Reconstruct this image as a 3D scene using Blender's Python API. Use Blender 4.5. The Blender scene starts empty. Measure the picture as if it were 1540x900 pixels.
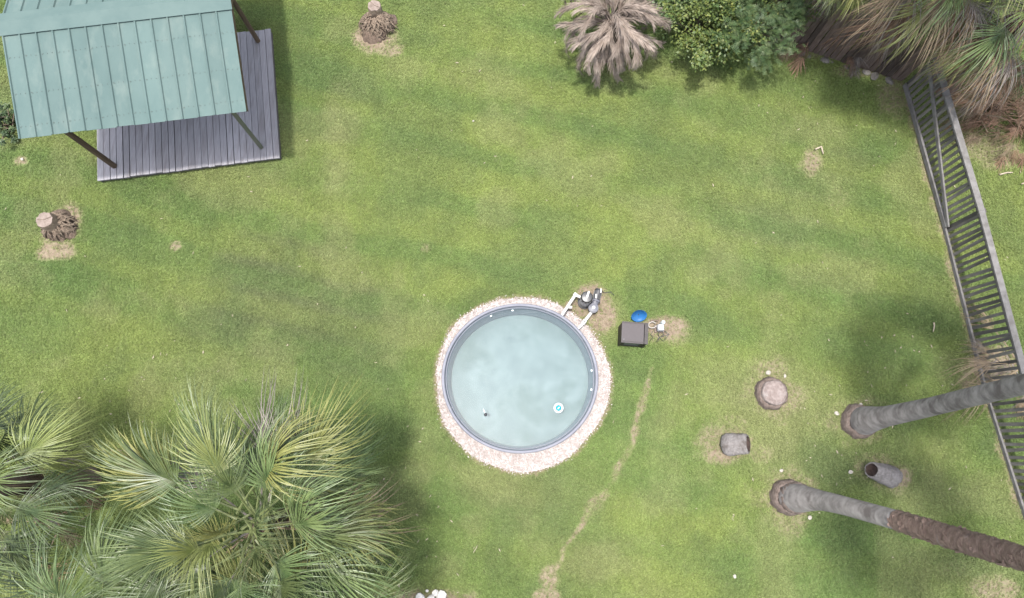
import bpy, math, random
import numpy as np
from mathutils import Vector, Matrix

random.seed(7)
RNG = np.random.default_rng(11)
R = math.radians
scene = bpy.context.scene
C = scene.collection

# ------------------------------------------------------------------ camera
H = 14.0                       # flying height above the lawn
F = 1050.0                     # focal length in photo pixels (1540 wide)
TILT = math.atan(230.0 / F)    # a little off straight down
cd = bpy.data.cameras.new('camera')
cam = bpy.data.objects.new('camera', cd)
C.objects.link(cam)
cd.sensor_fit = 'HORIZONTAL'
cd.sensor_width = 36.0
cd.lens = F / 1540.0 * 36.0
cd.clip_start = 0.1
cd.clip_end = 2000.0
cam.location = (0, 0, H)
cam.rotation_euler = (TILT, 0, 0)
scene.camera = cam

# ------------------------------------------------------------------ light
SUN_TILT_X, SUN_TILT_Y = 0.1, 0.03      # shadow drift per metre of height
w = bpy.data.worlds.new('World')
scene.world = w
w.use_nodes = True
nt = w.node_tree
sky = nt.nodes.new('ShaderNodeTexSky')
sky.sky_type = 'NISHITA'
sky.sun_disc = False
sky.sun_elevation = math.pi / 2 - math.atan(math.hypot(SUN_TILT_X, SUN_TILT_Y))
sky.sun_rotation = math.atan2(-SUN_TILT_X, -SUN_TILT_Y)
sky.air_density = 1.0
sky.dust_density = 3.0
sky.ozone_density = 1.0
bg = nt.nodes['Background']
bg.inputs['Strength'].default_value = 0.15
hz = nt.nodes.new('ShaderNodeHueSaturation')          # milky, hazy sky
hz.inputs['Saturation'].default_value = 0.5
nt.links.new(sky.outputs[0], hz.inputs['Color'])
nt.links.new(hz.outputs[0], bg.inputs['Color'])
sd = bpy.data.lights.new('sun', 'SUN')
sun = bpy.data.objects.new('sun', sd)
C.objects.link(sun)
sd.energy = 2.15
sd.angle = R(3.0)
sd.color = (1.0, 0.965, 0.92)
sun.rotation_euler = Vector((SUN_TILT_X, SUN_TILT_Y, -1)).to_track_quat('-Z', 'Y').to_euler()
sun.location = (0, 0, 30)
scene.view_settings.view_transform = 'Standard'
scene.view_settings.look = 'None'
scene.view_settings.gamma = 1.0
scene.view_settings.exposure = 1.92
scene.view_settings.use_curve_mapping = False
scene.cycles.use_adaptive_sampling = True
scene.cycles.max_bounces = 6
scene.cycles.transparent_max_bounces = 6
scene.cycles.caustics_reflective = False
scene.cycles.caustics_refractive = False


def P(px, py, z=0.0):
    """World point at height z that the camera sees at photo pixel (px, py)."""
    u, v = (px - 770.0) / F, (450.0 - py) / F
    s, c = math.sin(TILT), math.cos(TILT)
    d = Vector((u, v * c + s, v * s - c))
    k = (z - H) / d.z
    return Vector((d.x * k, d.y * k, z))


# ------------------------------------------------------------------ mesh helpers
class MB:
    def __init__(self):
        self.v, self.f = [], []

    def add(self, vs, fs):
        o = len(self.v)
        self.v += [tuple(q) for q in vs]
        self.f += [tuple(i + o for i in q) for q in fs]
        return self

    def box(self, c, s, rot=None, top=(1, 1)):
        c = Vector(c)
        vs = []
        for z in (-.5, .5):
            k = top if z > 0 else (1, 1)
            for x, y in ((-.5, -.5), (.5, -.5), (.5, .5), (-.5, .5)):
                p = Vector((x * s[0] * k[0], y * s[1] * k[1], z * s[2]))
                if rot is not None:
                    p = rot @ p
                vs.append(c + p)
        return self.add(vs, [(3, 2, 1, 0), (4, 5, 6, 7), (0, 1, 5, 4), (1, 2, 6, 5), (2, 3, 7, 6), (3, 0, 4, 7)])

    def beam(self, a, b, wd, ht, up=Vector((0, 0, 1))):
        """A board from a to b, wd across, ht along up."""
        a, b = Vector(a), Vector(b)
        d = (b - a)
        L = d.length
        d.normalize()
        y = up.cross(d)
        if y.length < 1e-4:
            y = Vector((0, 1, 0)).cross(d)
        y.normalize()
        z = d.cross(y)
        M = Matrix((d, y, z)).transposed()
        return self.box((a + b) / 2, (L, wd, ht), M)

    def tube(self, path, rad, n=10, cap=True, wob=0.0, seed=0):
        path = [Vector(p) for p in path]
        if not isinstance(rad, (list, tuple)):
            rad = [rad] * len(path)
        rr = random.Random(seed)
        ref = Vector((0, 0, 1))
        t0 = (path[-1] - path[0]).normalized()
        if abs(t0.dot(ref)) > 0.9:
            ref = Vector((1, 0, 0))
        vs, fs = [], []
        for i, p in enumerate(path):
            t = (path[min(i + 1, len(path) - 1)] - path[max(i - 1, 0)]).normalized()
            x = ref.cross(t)
            x.normalize()
            y = t.cross(x)
            for k in range(n):
                a = 2 * math.pi * k / n
                r = rad[i] * (1 + wob * (rr.random() - .5))
                vs.append(p + x * (math.cos(a) * r) + y * (math.sin(a) * r))
        for i in range(len(path) - 1):
            for k in range(n):
                k2 = (k + 1) % n
                fs.append((i * n + k, i * n + k2, (i + 1) * n + k2, (i + 1) * n + k))
        if cap:
            fs.append(tuple(reversed(range(n))))
            fs.append(tuple((len(path) - 1) * n + k for k in range(n)))
        return self.add(vs, fs)

    def lathe(self, c, prof, n=32, wob=0.0, seed=0, close=False, axis=None, jit=0.0):
        """Revolve [(r, z)] about the vertical through c (or about axis)."""
        c = Vector(c)
        rr = random.Random(seed)
        M = Vector((0, 0, 1)).rotation_difference(Vector(axis)).to_matrix() if axis is not None else None
        wv = [1 + wob * (rr.random() - .5) for _ in range(n)]
        wv = [(wv[k - 1] + 2 * wv[k] + wv[(k + 1) % n]) / 4 for k in range(n)]
        vs, fs = [], []
        for r, z in prof:
            for k in range(n):
                a = 2 * math.pi * k / n
                q = r * wv[k] * (1 + jit * (rr.random() - .5))
                p = Vector((math.cos(a) * q, math.sin(a) * q, z + jit * .12 * (rr.random() - .5)))
                vs.append(c + (M @ p if M else p))
        m = len(prof)
        for i in range(m - 1 if not close else m):
            j = (i + 1) % m
            for k in range(n):
                k2 = (k + 1) % n
                fs.append((i * n + k, i * n + k2, j * n + k2, j * n + k))
        return self.add(vs, fs)

    def build(self, name, mat, parent=None, org=(0, 0, 0), smooth=False, sharp=None):
        o = Vector(org)
        me = bpy.data.meshes.new(name)
        me.from_pydata([(v[0] - o.x, v[1] - o.y, v[2] - o.z) for v in self.v], [], self.f)
        me.materials.append(mat)
        if smooth:
            me.polygons.foreach_set('use_smooth', [True] * len(me.polygons))
            if sharp is not None:
                me.set_sharp_from_angle(angle=R(sharp))
        me.update()
        ob = bpy.data.objects.new(name, me)
        C.objects.link(ob)
        if parent is not None:
            ob.parent = parent
        else:
            ob.location = o
        return ob


def tag(o, label=None, cat=None, group=None, kind=None):
    if label: o['label'] = label
    if cat: o['category'] = cat
    if group: o['group'] = group
    if kind: o['kind'] = kind
    return o


def thing(name, loc, label, cat, group=None, rz=0.0):
    o = bpy.data.objects.new(name, None)
    C.objects.link(o)
    o.location = loc
    o.rotation_euler = (0, 0, rz)
    o.empty_display_size = 0.2
    return tag(o, label, cat, group)


def part_copy(src, parent, loc=(0, 0, 0), rot=(0, 0, 0), scl=1.0, name=None):
    o = bpy.data.objects.new(name or src.name.split('.')[0], src if isinstance(src, bpy.types.Mesh) else src.data)
    C.objects.link(o)
    o.parent = parent
    o.location = loc
    o.rotation_euler = rot
    o.scale = (scl,) * 3 if isinstance(scl, (int, float)) else scl
    return o


# ------------------------------------------------------------------ materials
def mat(name, col, rough=0.8, col2=None, scale=8.0, detail=5.0, lo=0.35, hi=0.65, stretch=(1, 1, 1), bump=0.0,
        bscale=None, rand=0.0, metal=0.0, trans=0.0, spec=0.3, col3=None, scale3=1.5, lo3=.5, hi3=.7, coord='Object', hue=0.0):
    m = bpy.data.materials.new(name)
    m.use_nodes = True
    t = m.node_tree
    N, L = t.nodes, t.links
    b = N['Principled BSDF']
    b.inputs['Roughness'].default_value = rough
    b.inputs['Metallic'].default_value = metal
    b.inputs['Specular IOR Level'].default_value = spec
    tc = N.new('ShaderNodeTexCoord')
    mp = N.new('ShaderNodeMapping')
    mp.inputs['Scale'].default_value = stretch
    src = N.new('ShaderNodeNewGeometry').outputs['Position'] if coord == 'World' else tc.outputs[coord]
    L.new(src, mp.inputs['Vector'])

    def noise(sc, det=detail):
        n = N.new('ShaderNodeTexNoise')
        n.inputs['Scale'].default_value = sc
        n.inputs['Detail'].default_value = det
        n.inputs['Roughness'].default_value = 0.62
        L.new(mp.outputs[0], n.inputs['Vector'])
        return n.outputs['Fac']

    def ramp(fac, a, c):
        r = N.new('ShaderNodeMapRange')
        r.inputs['From Min'].default_value = a
        r.inputs['From Max'].default_value = c
        L.new(fac, r.inputs['Value'])
        return r.outputs[0]

    def mix(fac, a, c, mode='MIX'):
        x = N.new('ShaderNodeMix')
        x.data_type = 'RGBA'
        x.blend_type = mode
        if isinstance(fac, float): x.inputs[0].default_value = fac
        else: L.new(fac, x.inputs[0])
        for i, q in ((6, a), (7, c)):
            if isinstance(q, tuple): x.inputs[i].default_value = (*q, 1) if len(q) == 3 else q
            else: L.new(q, x.inputs[i])
        return x.outputs[2]

    cur = tuple(col)
    if col2 is not None:
        cur = mix(ramp(noise(scale), lo, hi), cur, tuple(col2))
    if col3 is not None:
        cur = mix(ramp(noise(scale3), lo3, hi3), cur, tuple(col3))
    if rand > 0:
        oi = N.new('ShaderNodeObjectInfo')
        hs = N.new('ShaderNodeHueSaturation')
        if isinstance(cur, tuple): hs.inputs['Color'].default_value = (*cur, 1)
        else: L.new(cur, hs.inputs['Color'])
        mr = N.new('ShaderNodeMapRange')
        mr.inputs['To Min'].default_value = 1 - rand
        mr.inputs['To Max'].default_value = 1 + rand
        L.new(oi.outputs['Random'], mr.inputs['Value'])
        L.new(mr.outputs[0], hs.inputs['Value'])
        if hue > 0:
            wn = N.new('ShaderNodeTexWhiteNoise')
            wn.noise_dimensions = '1D'
            L.new(oi.outputs['Random'], wn.inputs['W'])
            m2 = N.new('ShaderNodeMapRange')
            m2.inputs['To Min'].default_value = 0.5 - hue
            m2.inputs['To Max'].default_value = 0.5 + hue
            L.new(wn.outputs['Value'], m2.inputs['Value'])
            L.new(m2.outputs[0], hs.inputs['Hue'])
        cur = hs.outputs[0]
    if isinstance(cur, tuple):
        b.inputs['Base Color'].default_value = (*cur, 1)
    else:
        L.new(cur, b.inputs['Base Color'])
    if bump > 0:
        bn = N.new('ShaderNodeBump')
        bn.inputs['Strength'].default_value = bump
        bn.inputs['Distance'].default_value = 0.02
        L.new(noise(bscale or scale * 2), bn.inputs['Height'])
        L.new(bn.outputs[0], b.inputs['Normal'])
    if trans > 0:
        tr = N.new('ShaderNodeBsdfTranslucent')
        if isinstance(cur, tuple): tr.inputs['Color'].default_value = (*cur, 1)
        else: L.new(cur, tr.inputs['Color'])
        ms = N.new('ShaderNodeMixShader')
        ms.inputs[0].default_value = trans
        L.new(b.outputs[0], ms.inputs[1])
        L.new(tr.outputs[0], ms.inputs[2])
        L.new(ms.outputs[0], N['Material Output'].inputs['Surface'])
    return m


M = {}
M['roof'] = mat('green_painted_steel', (.052, .081, .077), .7, (.066, .097, .091), 1.4, 5, col3=(.082, .11, .101), scale3=4, lo3=.52, hi3=.75, spec=.12, rand=.07, stretch=(1, .45, 1))
M['roof_cap'] = mat('green_painted_cap', (.055, .084, .08), .7, (.068, .098, .092), 2, 4, spec=.12)
M['screw'] = mat('screw_heads', (.045, .058, .054), .7)
M['plank'] = mat('weathered_lilac_deck_wood', (.155, .148, .158), .8, (.2, .193, .205), 6, 6, stretch=(6, .6, 1), rand=.16, bump=.25, bscale=20, col3=(.132, .122, .126), scale3=2.2)
M['plank_light'] = mat('pale_deck_edge', (.2, .195, .205), .8, (.165, .16, .17), 6, 5, stretch=(5, .6, 1))
M['deck_side'] = mat('dark_deck_joists', (.05, .042, .04), .9, (.08, .07, .065), 5)
M['post_brown'] = mat('stained_post_wood', (.045, .03, .02), .8, (.08, .055, .035), 6, 5, stretch=(4, 4, .5), bump=.3, rand=.15)
M['post_green'] = mat('green_grey_post_wood', (.075, .085, .06), .8, (.1, .095, .075), 5, 5, stretch=(4, 4, .5))
M['tank'] = mat('galvanised_tank_steel', (.135, .157, .178), .45, (.17, .19, .21), 9, 4, metal=.25, spec=.5)
M['rim'] = mat('rolled_tank_rim', (.115, .118, .138), .6, (.14, .143, .162), 6, 3, metal=.1, spec=.15)
M['tank_floor'] = mat('silty_tank_floor', (.092, .111, .113), .9, (.124, .144, .147), 1.3, 5, lo=.4, hi=.62, col3=(.082, .102, .1), scale3=.8, lo3=.5, hi3=.62)
M['knob_glint'] = mat('white_plastic_knob_glint', (.75, .75, .75), .4)  # white knob plastic, also used for the painted glints on the tank wall
M['gravel_bed'] = mat('pale_gravel_bed', (.2, .17, .155), .95, (.27, .24, .225), 30, 4, bump=.4)
M['gravel'] = mat('white_marble_chips', (.38, .345, .33), .75, (.26, .222, .208), 18, 3, coord='World', lo=.42, hi=.62)
M['pvc'] = mat('white_pipe', (.42, .415, .4), .4, (.34, .33, .31), 12)
M['black_plastic'] = mat('black_plastic', (.014, .014, .016), .38, (.024, .024, .026), 10, spec=.5)
M['grey_plastic'] = mat('grey_plastic', (.07, .072, .085), .45, (.1, .1, .115), 9)
M['pale_plastic'] = mat('pale_canister', (.27, .27, .28), .45, (.21, .21, .22), 7)
M['box_top'] = mat('brown_cabinet_lid', (.036, .03, .031), .6, (.046, .039, .04), 20, 3, stretch=(1, 8, 1))
M['box_side'] = mat('dark_cabinet_sides', (.016, .013, .013), .55, (.025, .02, .019), 14)
M['box_panel'] = mat('dusty_grey_panel', (.045, .05, .058), .35, (.085, .09, .1), 9)
M['blue'] = mat('blue_plastic', (.012, .075, .2), .4, (.016, .095, .25), 8, spec=.5)
M['steel'] = mat('grey_motor_metal', (.2, .2, .21), .4, (.27, .27, .28), 14, metal=.3)
M['copper'] = mat('rust_brown_metal', (.085, .06, .045), .6, (.12, .09, .075), 12)
M['hose'] = mat('pale_hose', (.24, .22, .2), .5)
M['turquoise'] = mat('turquoise_float', (.01, .17, .2), .4)
M['float_white'] = mat('float_white', (.38, .42, .42), .4)
M['soil'] = mat('bare_sandy_soil', (.13, .1, .075), .95, (.19, .15, .115), 14, 6, bump=.6, bscale=30, coord='World')
M['cut_wood'] = mat('fresh_cut_palm_wood', (.18, .145, .125), .85, (.11, .085, .07), 7, 5, bump=.3)
M['cut_grey'] = mat('weathered_cut_wood', (.175, .145, .132), .9, (.11, .085, .076), 16, 6, bump=.7, bscale=30, col3=(.2, .178, .168), scale3=5)
M['root'] = mat('matted_palm_roots', (.05, .034, .025), .95, (.12, .088, .066), 16, 6, bump=1.0, bscale=26)
M['root_grey'] = mat('grey_root_crust', (.085, .062, .045), .95, (.165, .128, .095), 14, 6, bump=.7)
M['collar'] = mat('brown_trunk_collar', (.06, .043, .035), .95, (.125, .098, .084), 16, 7, stretch=(1, 1, 2.5), bump=.7, bscale=25)
M['trunk'] = mat('grey_palm_trunk', (.1, .09, .085), .9, (.19, .175, .165), 5, 7, stretch=(1, 1, 1.6), bump=.6, bscale=26, col3=(.075, .065, .06), scale3=2.2, lo3=.52, hi3=.64)
M['trunk_brown'] = mat('brown_fibrous_trunk', (.082, .053, .042), .95, (.14, .1, .08), 9, 6, stretch=(1, 1, 4), bump=.8, bscale=18, col3=(.14, .115, .105), scale3=1.3, lo3=.6, hi3=.7)
M['hollow'] = mat('rotted_hollow', (.025, .017, .014), .95, (.045, .03, .025), 15)
M['log'] = mat('grey_log_bark', (.088, .078, .074), .9, (.155, .143, .137), 22, 7, bump=1.0, bscale=30, col3=(.06, .05, .044), scale3=6, lo3=.52, hi3=.66)
M['fence'] = mat('weathered_grey_pickets', (.066, .06, .053), .9, (.108, .1, .09), 6, 6, stretch=(3, 3, .6), rand=.38, bump=.3)
M['fence_cap'] = mat('weathered_grey_rail', (.125, .12, .116), .85, (.075, .07, .065), 6, 7, stretch=(1, 1, 1), bump=.35, bscale=30, rand=.06)
M['board_dark'] = mat('dark_brown_fence_board', (.04, .027, .021), .9, (.075, .055, .046), 6, 6, stretch=(4, 4, .7), rand=.5, bump=.3)
M['stone'] = mat('grey_stone', (.1, .09, .08), .9, (.15, .14, .125), 12, 5, bump=.8, rand=.2)
M['white_stone'] = mat('white_stone_chip', (.27, .25, .22), .85, (.2, .18, .15), 15, 4, bump=.3)
M['white_rock'] = mat('white_quartz_rock', (.5, .48, .45), .8, (.36, .34, .31), 14, 4, bump=.4)
M['stick'] = mat('dry_stick', (.26, .22, .16), .9, (.2, .17, .13), 20)
M['palm_a'] = mat('palm_leaf_grey_green', (.032, .054, .018), .42, (.082, .108, .038), 3.0, 4, trans=.06, rand=.32, hue=.015, spec=.4)
M['palm_b'] = mat('palm_leaf_yellow_green', (.092, .11, .03), .45, (.148, .152, .048), 1.6, 4, trans=.15, rand=.25, hue=.02, spec=.4)
M['petiole'] = mat('palm_petiole', (.085, .1, .038), .5)
M['dead_tan'] = mat('dead_leaf_tan', (.19, .15, .1), .9, (.12, .085, .055), 2.5, 4, trans=.15, rand=.3)
M['dead_red'] = mat('dead_leaf_russet', (.13, .075, .048), .9, (.19, .125, .085), 2.5, 4, trans=.15, rand=.35)
M['dead_grey'] = mat('dead_leaf_grey', (.17, .15, .135), .9, (.11, .095, .085), 2.5, 4, trans=.12, rand=.25)
M['dead_palm'] = mat('dead_date_palm_frond', (.225, .185, .155), .9, (.13, .1, .08), 5.0, 4, trans=.12, rand=.22)
M['stem'] = mat('shrub_stem', (.06, .045, .032), .9, (.09, .07, .05), 9)


def leaf_mat(name, c1, c2, c3):
    m = mat(name, c1, .5, c2, 1.3, 3, lo=.4, hi=.6, trans=.3, spec=.35, col3=c3, scale3=9, lo3=.5, hi3=.62, coord='World')
    return m


M['leaf_yellow'] = leaf_mat('yellow_green_foliage', (.045, .08, .024), (.085, .115, .028), (.14, .155, .035))
M['leaf_blue'] = leaf_mat('blue_green_foliage', (.036, .068, .024), (.06, .095, .034), (.095, .125, .05))
M['leaf_dark'] = leaf_mat('dark_green_foliage', (.03, .055, .02), (.05, .08, .028), (.08, .11, .04))


# ------------------------------------------------------------------ lawn tone
def vnoise(x, y, sc, seed):
    rg = np.random.default_rng(seed)
    tab = rg.random((256, 256))
    u, v = x * sc + 1000.3, y * sc + 1000.7
    i, j = np.floor(u).astype(int), np.floor(v).astype(int)
    a, b = u - i, v - j
    a, b = a * a * (3 - 2 * a), b * b * (3 - 2 * b)
    g = lambda p, q: tab[p % 256, q % 256]
    return (g(i, j) * (1 - a) + g(i + 1, j) * a) * (1 - b) + (g(i, j + 1) * (1 - a) + g(i + 1, j + 1) * a) * b


def fbm(x, y, sc, seed, n=4):
    s, amp, tot = 0, 1.0, 0
    for k in range(n):
        s = s + vnoise(x, y, sc * 2 ** k, seed + k) * amp
        tot += amp
        amp *= .55
    return s / tot


def sstep(a, b, x):
    t = np.clip((x - a) / (b - a), 0, 1)
    return t * t * (3 - 2 * t)


PX = 75.0
# bare earth: (photo x, y, half width, half height in photo px, strength)
SOIL = [(568, 52, 34, 36, 1.0), (580, 74, 26, 14, .75), (88, 340, 34, 30, 1.0), (84, 378, 32, 14, .9), (264, 370, 10, 8, .8),
        (885, 455, 32, 26, 1.0), (907, 478, 26, 26, .95), (868, 462, 22, 22, .9), (890, 505, 16, 16, .5), (1002, 492, 34, 26, .95), (1022, 500, 22, 22, .5),
        (1160, 592, 46, 44, .6), (1088, 668, 44, 34, .65), (1082, 688, 26, 12, .85), (1100, 640, 30, 16, .35), (1150, 680, 26, 16, .45), (1222, 245, 20, 22, .8), (1262, 300, 26, 30, .25),
        (1357, 722, 16, 18, .85), (1332, 712, 38, 28, .55), (1290, 640, 44, 42, .5), (1185, 752, 48, 48, .55), (1490, 888, 36, 18, .7),
        (30, 243, 12, 9, .8), (640, 374, 9, 9, .5), (825, 868, 13, 14, .8), (812, 897, 10, 9, .8), (832, 896, 10, 8, .8),
        (650, 900, 48, 14, .85), (1345, 150, 30, 34, .6), (1300, 108, 60, 12, .5), (1220, 82, 60, 12, .5), (1165, 70, 40, 14, .8), (1455, 575, 16, 24, .7),
        (1490, 225, 60, 30, .6), (1225, 640, 20, 26, .2), (1500, 560, 40, 34, .9), (1440, 860, 30, 16, .2)]
TRAIL = [(978, 558), (973, 585), (966, 605), (957, 628), (955, 652), (950, 668), (938, 690), (928, 705), (924, 722), (915, 735), (906, 748), (893, 760),
         (884, 775), (876, 790), (862, 808), (848, 826), (845, 842), (832, 862), (826, 885), (822, 910)]
TRAILW = [5, 6, 8, 6, 8, 6, 4, 6, 5, 5, 9, 8, 5, 4, 3, 3, 3, 6, 6, 6]
FENCE_L = [(1352, 118), (1385, 225), (1420, 345), (1442, 440), (1466, 530), (1486, 602), (1512, 690), (1540, 775)]
# grass colour patches, some greens painting tree shade: (x, y, rx, ry, kind, strength)
PATCH = [(420, 440, 130, 90, 'brown', .85), (520, 480, 90, 80, 'brown', .75), (330, 480, 90, 50, 'brown', .5), (400, 380, 90, 40, 'brown', .55), (560, 540, 70, 70, 'dark', .5),
         (505, 230, 26, 120, 'dry', .7), (540, 130, 40, 60, 'dry', .35), (620, 260, 180, 70, 'yellow', .45), (800, 270, 160, 60, 'yellow', .5), (950, 360, 120, 90, 'yellow', .8),
         (1010, 270, 120, 100, 'yellow', .4), (1120, 330, 130, 90, 'dry', .4), (1200, 300, 90, 100, 'dry', .3), (1260, 250, 50, 60, 'dry', .4), (700, 350, 120, 50, 'yellow', .35),
         (470, 100, 40, 90, 'green', .4), (700, 60, 160, 60, 'yellow', .3), (1050, 600, 60, 90, 'yellow', .55), (1110, 780, 80, 60, 'yellow', .7), (1020, 720, 80, 60, 'green', .6),
         (1140, 830, 100, 40, 'green', .7), (1310, 810, 90, 40, 'green', .6), (1240, 690, 90, 70, 'brown', .55), (1210, 620, 60, 50, 'dry', .5), (1130, 640, 70, 60, 'dry', .55),  # first two greens paint crown shade of the brown-trunk palm
         (1390, 720, 60, 60, 'dry', .35), (1420, 650, 50, 60, 'yellow', .4), (1460, 860, 90, 40, 'dry', .5), (760, 730, 110, 40, 'dry', .35), (640, 660, 30, 60, 'dry', .4),
         (800, 760, 90, 60, 'brown', .45), (880, 850, 80, 60, 'brown', .5), (700, 870, 80, 40, 'yellow', .4), (980, 870, 90, 40, 'yellow', .35), (240, 330, 80, 60, 'green', .4),
         (120, 430, 110, 60, 'green', .6), (280, 430, 60, 50, 'yellow', .35), (180, 520, 90, 50, 'yellow', .35), (90, 250, 60, 60, 'green', .4), (300, 560, 120, 40, 'dry', .25),
         (640, 480, 40, 120, 'yellow', .3), (1350, 500, 110, 70, 'green', .55), (1480, 480, 30, 80, 'green', .3), (1240, 130, 120, 60, 'green', .3), (680, 420, 60, 40, 'yellow', .5)]  # first and last greens paint shade of the grey palm and upper right trees
KC = {'brown': (.09, .104, .05), 'dark': (.076, .106, .042), 'dry': (.168, .176, .08), 'yellow': (.145, .176, .05), 'green': (.08, .126, .039)}


def blob(x, y, px, py, rx, ry, seed, rag=.55):
    c = P(px, py)
    sc = H * 1.0 / c.length if False else 1.0
    dx, dy = (x - c.x) / (rx / PX * sc), (y - c.y) / (ry / PX * sc)
    d = np.sqrt(dx * dx + dy * dy)
    return d + rag * (fbm(x, y, 2.2, seed, 3) - .5) * 2


POOL_C = P(782, 567, .58)
POOL_R = 1.49
GRAV_C = P(785, 574, 0)
GRAV_R = 1.73


def grav_radius(x, y):
    a = np.arctan2(y - GRAV_C.y, x - GRAV_C.x)
    return GRAV_R * (1 + .014 * np.sin(3 * a + .8) + .01 * np.sin(5 * a + 2.) + .005 * np.sin(11 * a))


def dist_poly(x, y, pts, wid=None):
    best = np.full(x.shape, 1e9)
    for i in range(len(pts) - 1):
        a, b = P(*pts[i]), P(*pts[i + 1])
        dx, dy = b.x - a.x, b.y - a.y
        t = np.clip(((x - a.x) * dx + (y - a.y) * dy) / (dx * dx + dy * dy), 0, 1)
        d = np.hypot(x - a.x - t * dx, y - a.y - t * dy)
        if wid is not None:
            d = d / ((wid[i] * (1 - t) + wid[i + 1] * t) / PX)
        best = np.minimum(best, d)
    return best


def lawn_tone(x, y):
    """Grass colour, with some tree shade painted in, and bare-soil share at world (x, y)."""
    n1, n2, n3 = fbm(x, y, .28, 3), fbm(x, y, .9, 21), fbm(x, y, 3.5, 40, 3)
    col = np.empty(x.shape + (3,))
    mid = np.array((.116, .153, .047))
    col[:] = mid

    def mixto(c, f):
        f = np.clip(f, 0, 1)[..., None]
        col[:] = col * (1 - f) + np.array(c) * f

    mixto(KC['green'], sstep(.52, .75, n1) * .6)
    mixto(KC['yellow'], sstep(.52, .3, n1) * .5)
    for k, (px, py, rx, ry, kd, s) in enumerate(PATCH):
        mixto(KC[kd], sstep(1.35, .25, blob(x, y, px, py, rx, ry, 100 + k, .5)) * s * .85)
    # faint mower passes
    ang = math.atan2(-100, 420)
    t = -x * math.sin(ang) + y * math.cos(ang) + .5 * fbm(x, y, .35, 77)
    st = np.sin(t * 2 * math.pi / 1.15)
    mixto(KC['green'], sstep(.0, .9, st) * .55 * (.4 + .6 * sstep(1., 4., y)) * sstep(.35, .6, fbm(x, y, .3, 80)))
    mixto(KC['yellow'], sstep(.0, .9, -st) * .42 * (.4 + .6 * sstep(1., 4., y)))
    mixto(KC['dry'], sstep(.5, .7, n2) * .38)
    mixto(KC['dark'], sstep(.5, .3, n2) * .36)
    col *= (0.86 + .28 * n3)[..., None]
    soil = np.zeros(x.shape)
    for k, (px, py, rx, ry, s) in enumerate(SOIL):
        soil = np.maximum(soil, s * sstep(1.3, .55, blob(x, y, px, py, rx, ry, 200 + k, .6)))
    tr = dist_poly(x, y, TRAIL, TRAILW) + 1.1 * (fbm(x, y, 4., 300) - .5) * 2
    soil = np.maximum(soil, .8 * sstep(1.3, .3, tr) * (.45 + .55 * sstep(.38, .6, fbm(x, y, 2.2, 310, 3))))
    gr = np.hypot(x - GRAV_C.x, y - GRAV_C.y) - grav_radius(x, y)
    soil = np.maximum(soil, .9 * sstep(.13, .0, gr + .12 * (fbm(x, y, 5, 320) - .5)))
    fd = dist_poly(x, y, FENCE_L) + .25 * (fbm(x, y, 3, 330) - .5)
    soil = np.maximum(soil, .75 * sstep(.2, .02, fd))
    dry = sstep(.0, .6, soil)
    mixto(KC['dry'], dry * .5)
    return col, np.clip(soil, 0, 1)


# ------------------------------------------------------------------ lawn sheet
X0, X1, Y0, Y1, ST = -13.6, 13.6, -4.6, 11.8, .08


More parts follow.
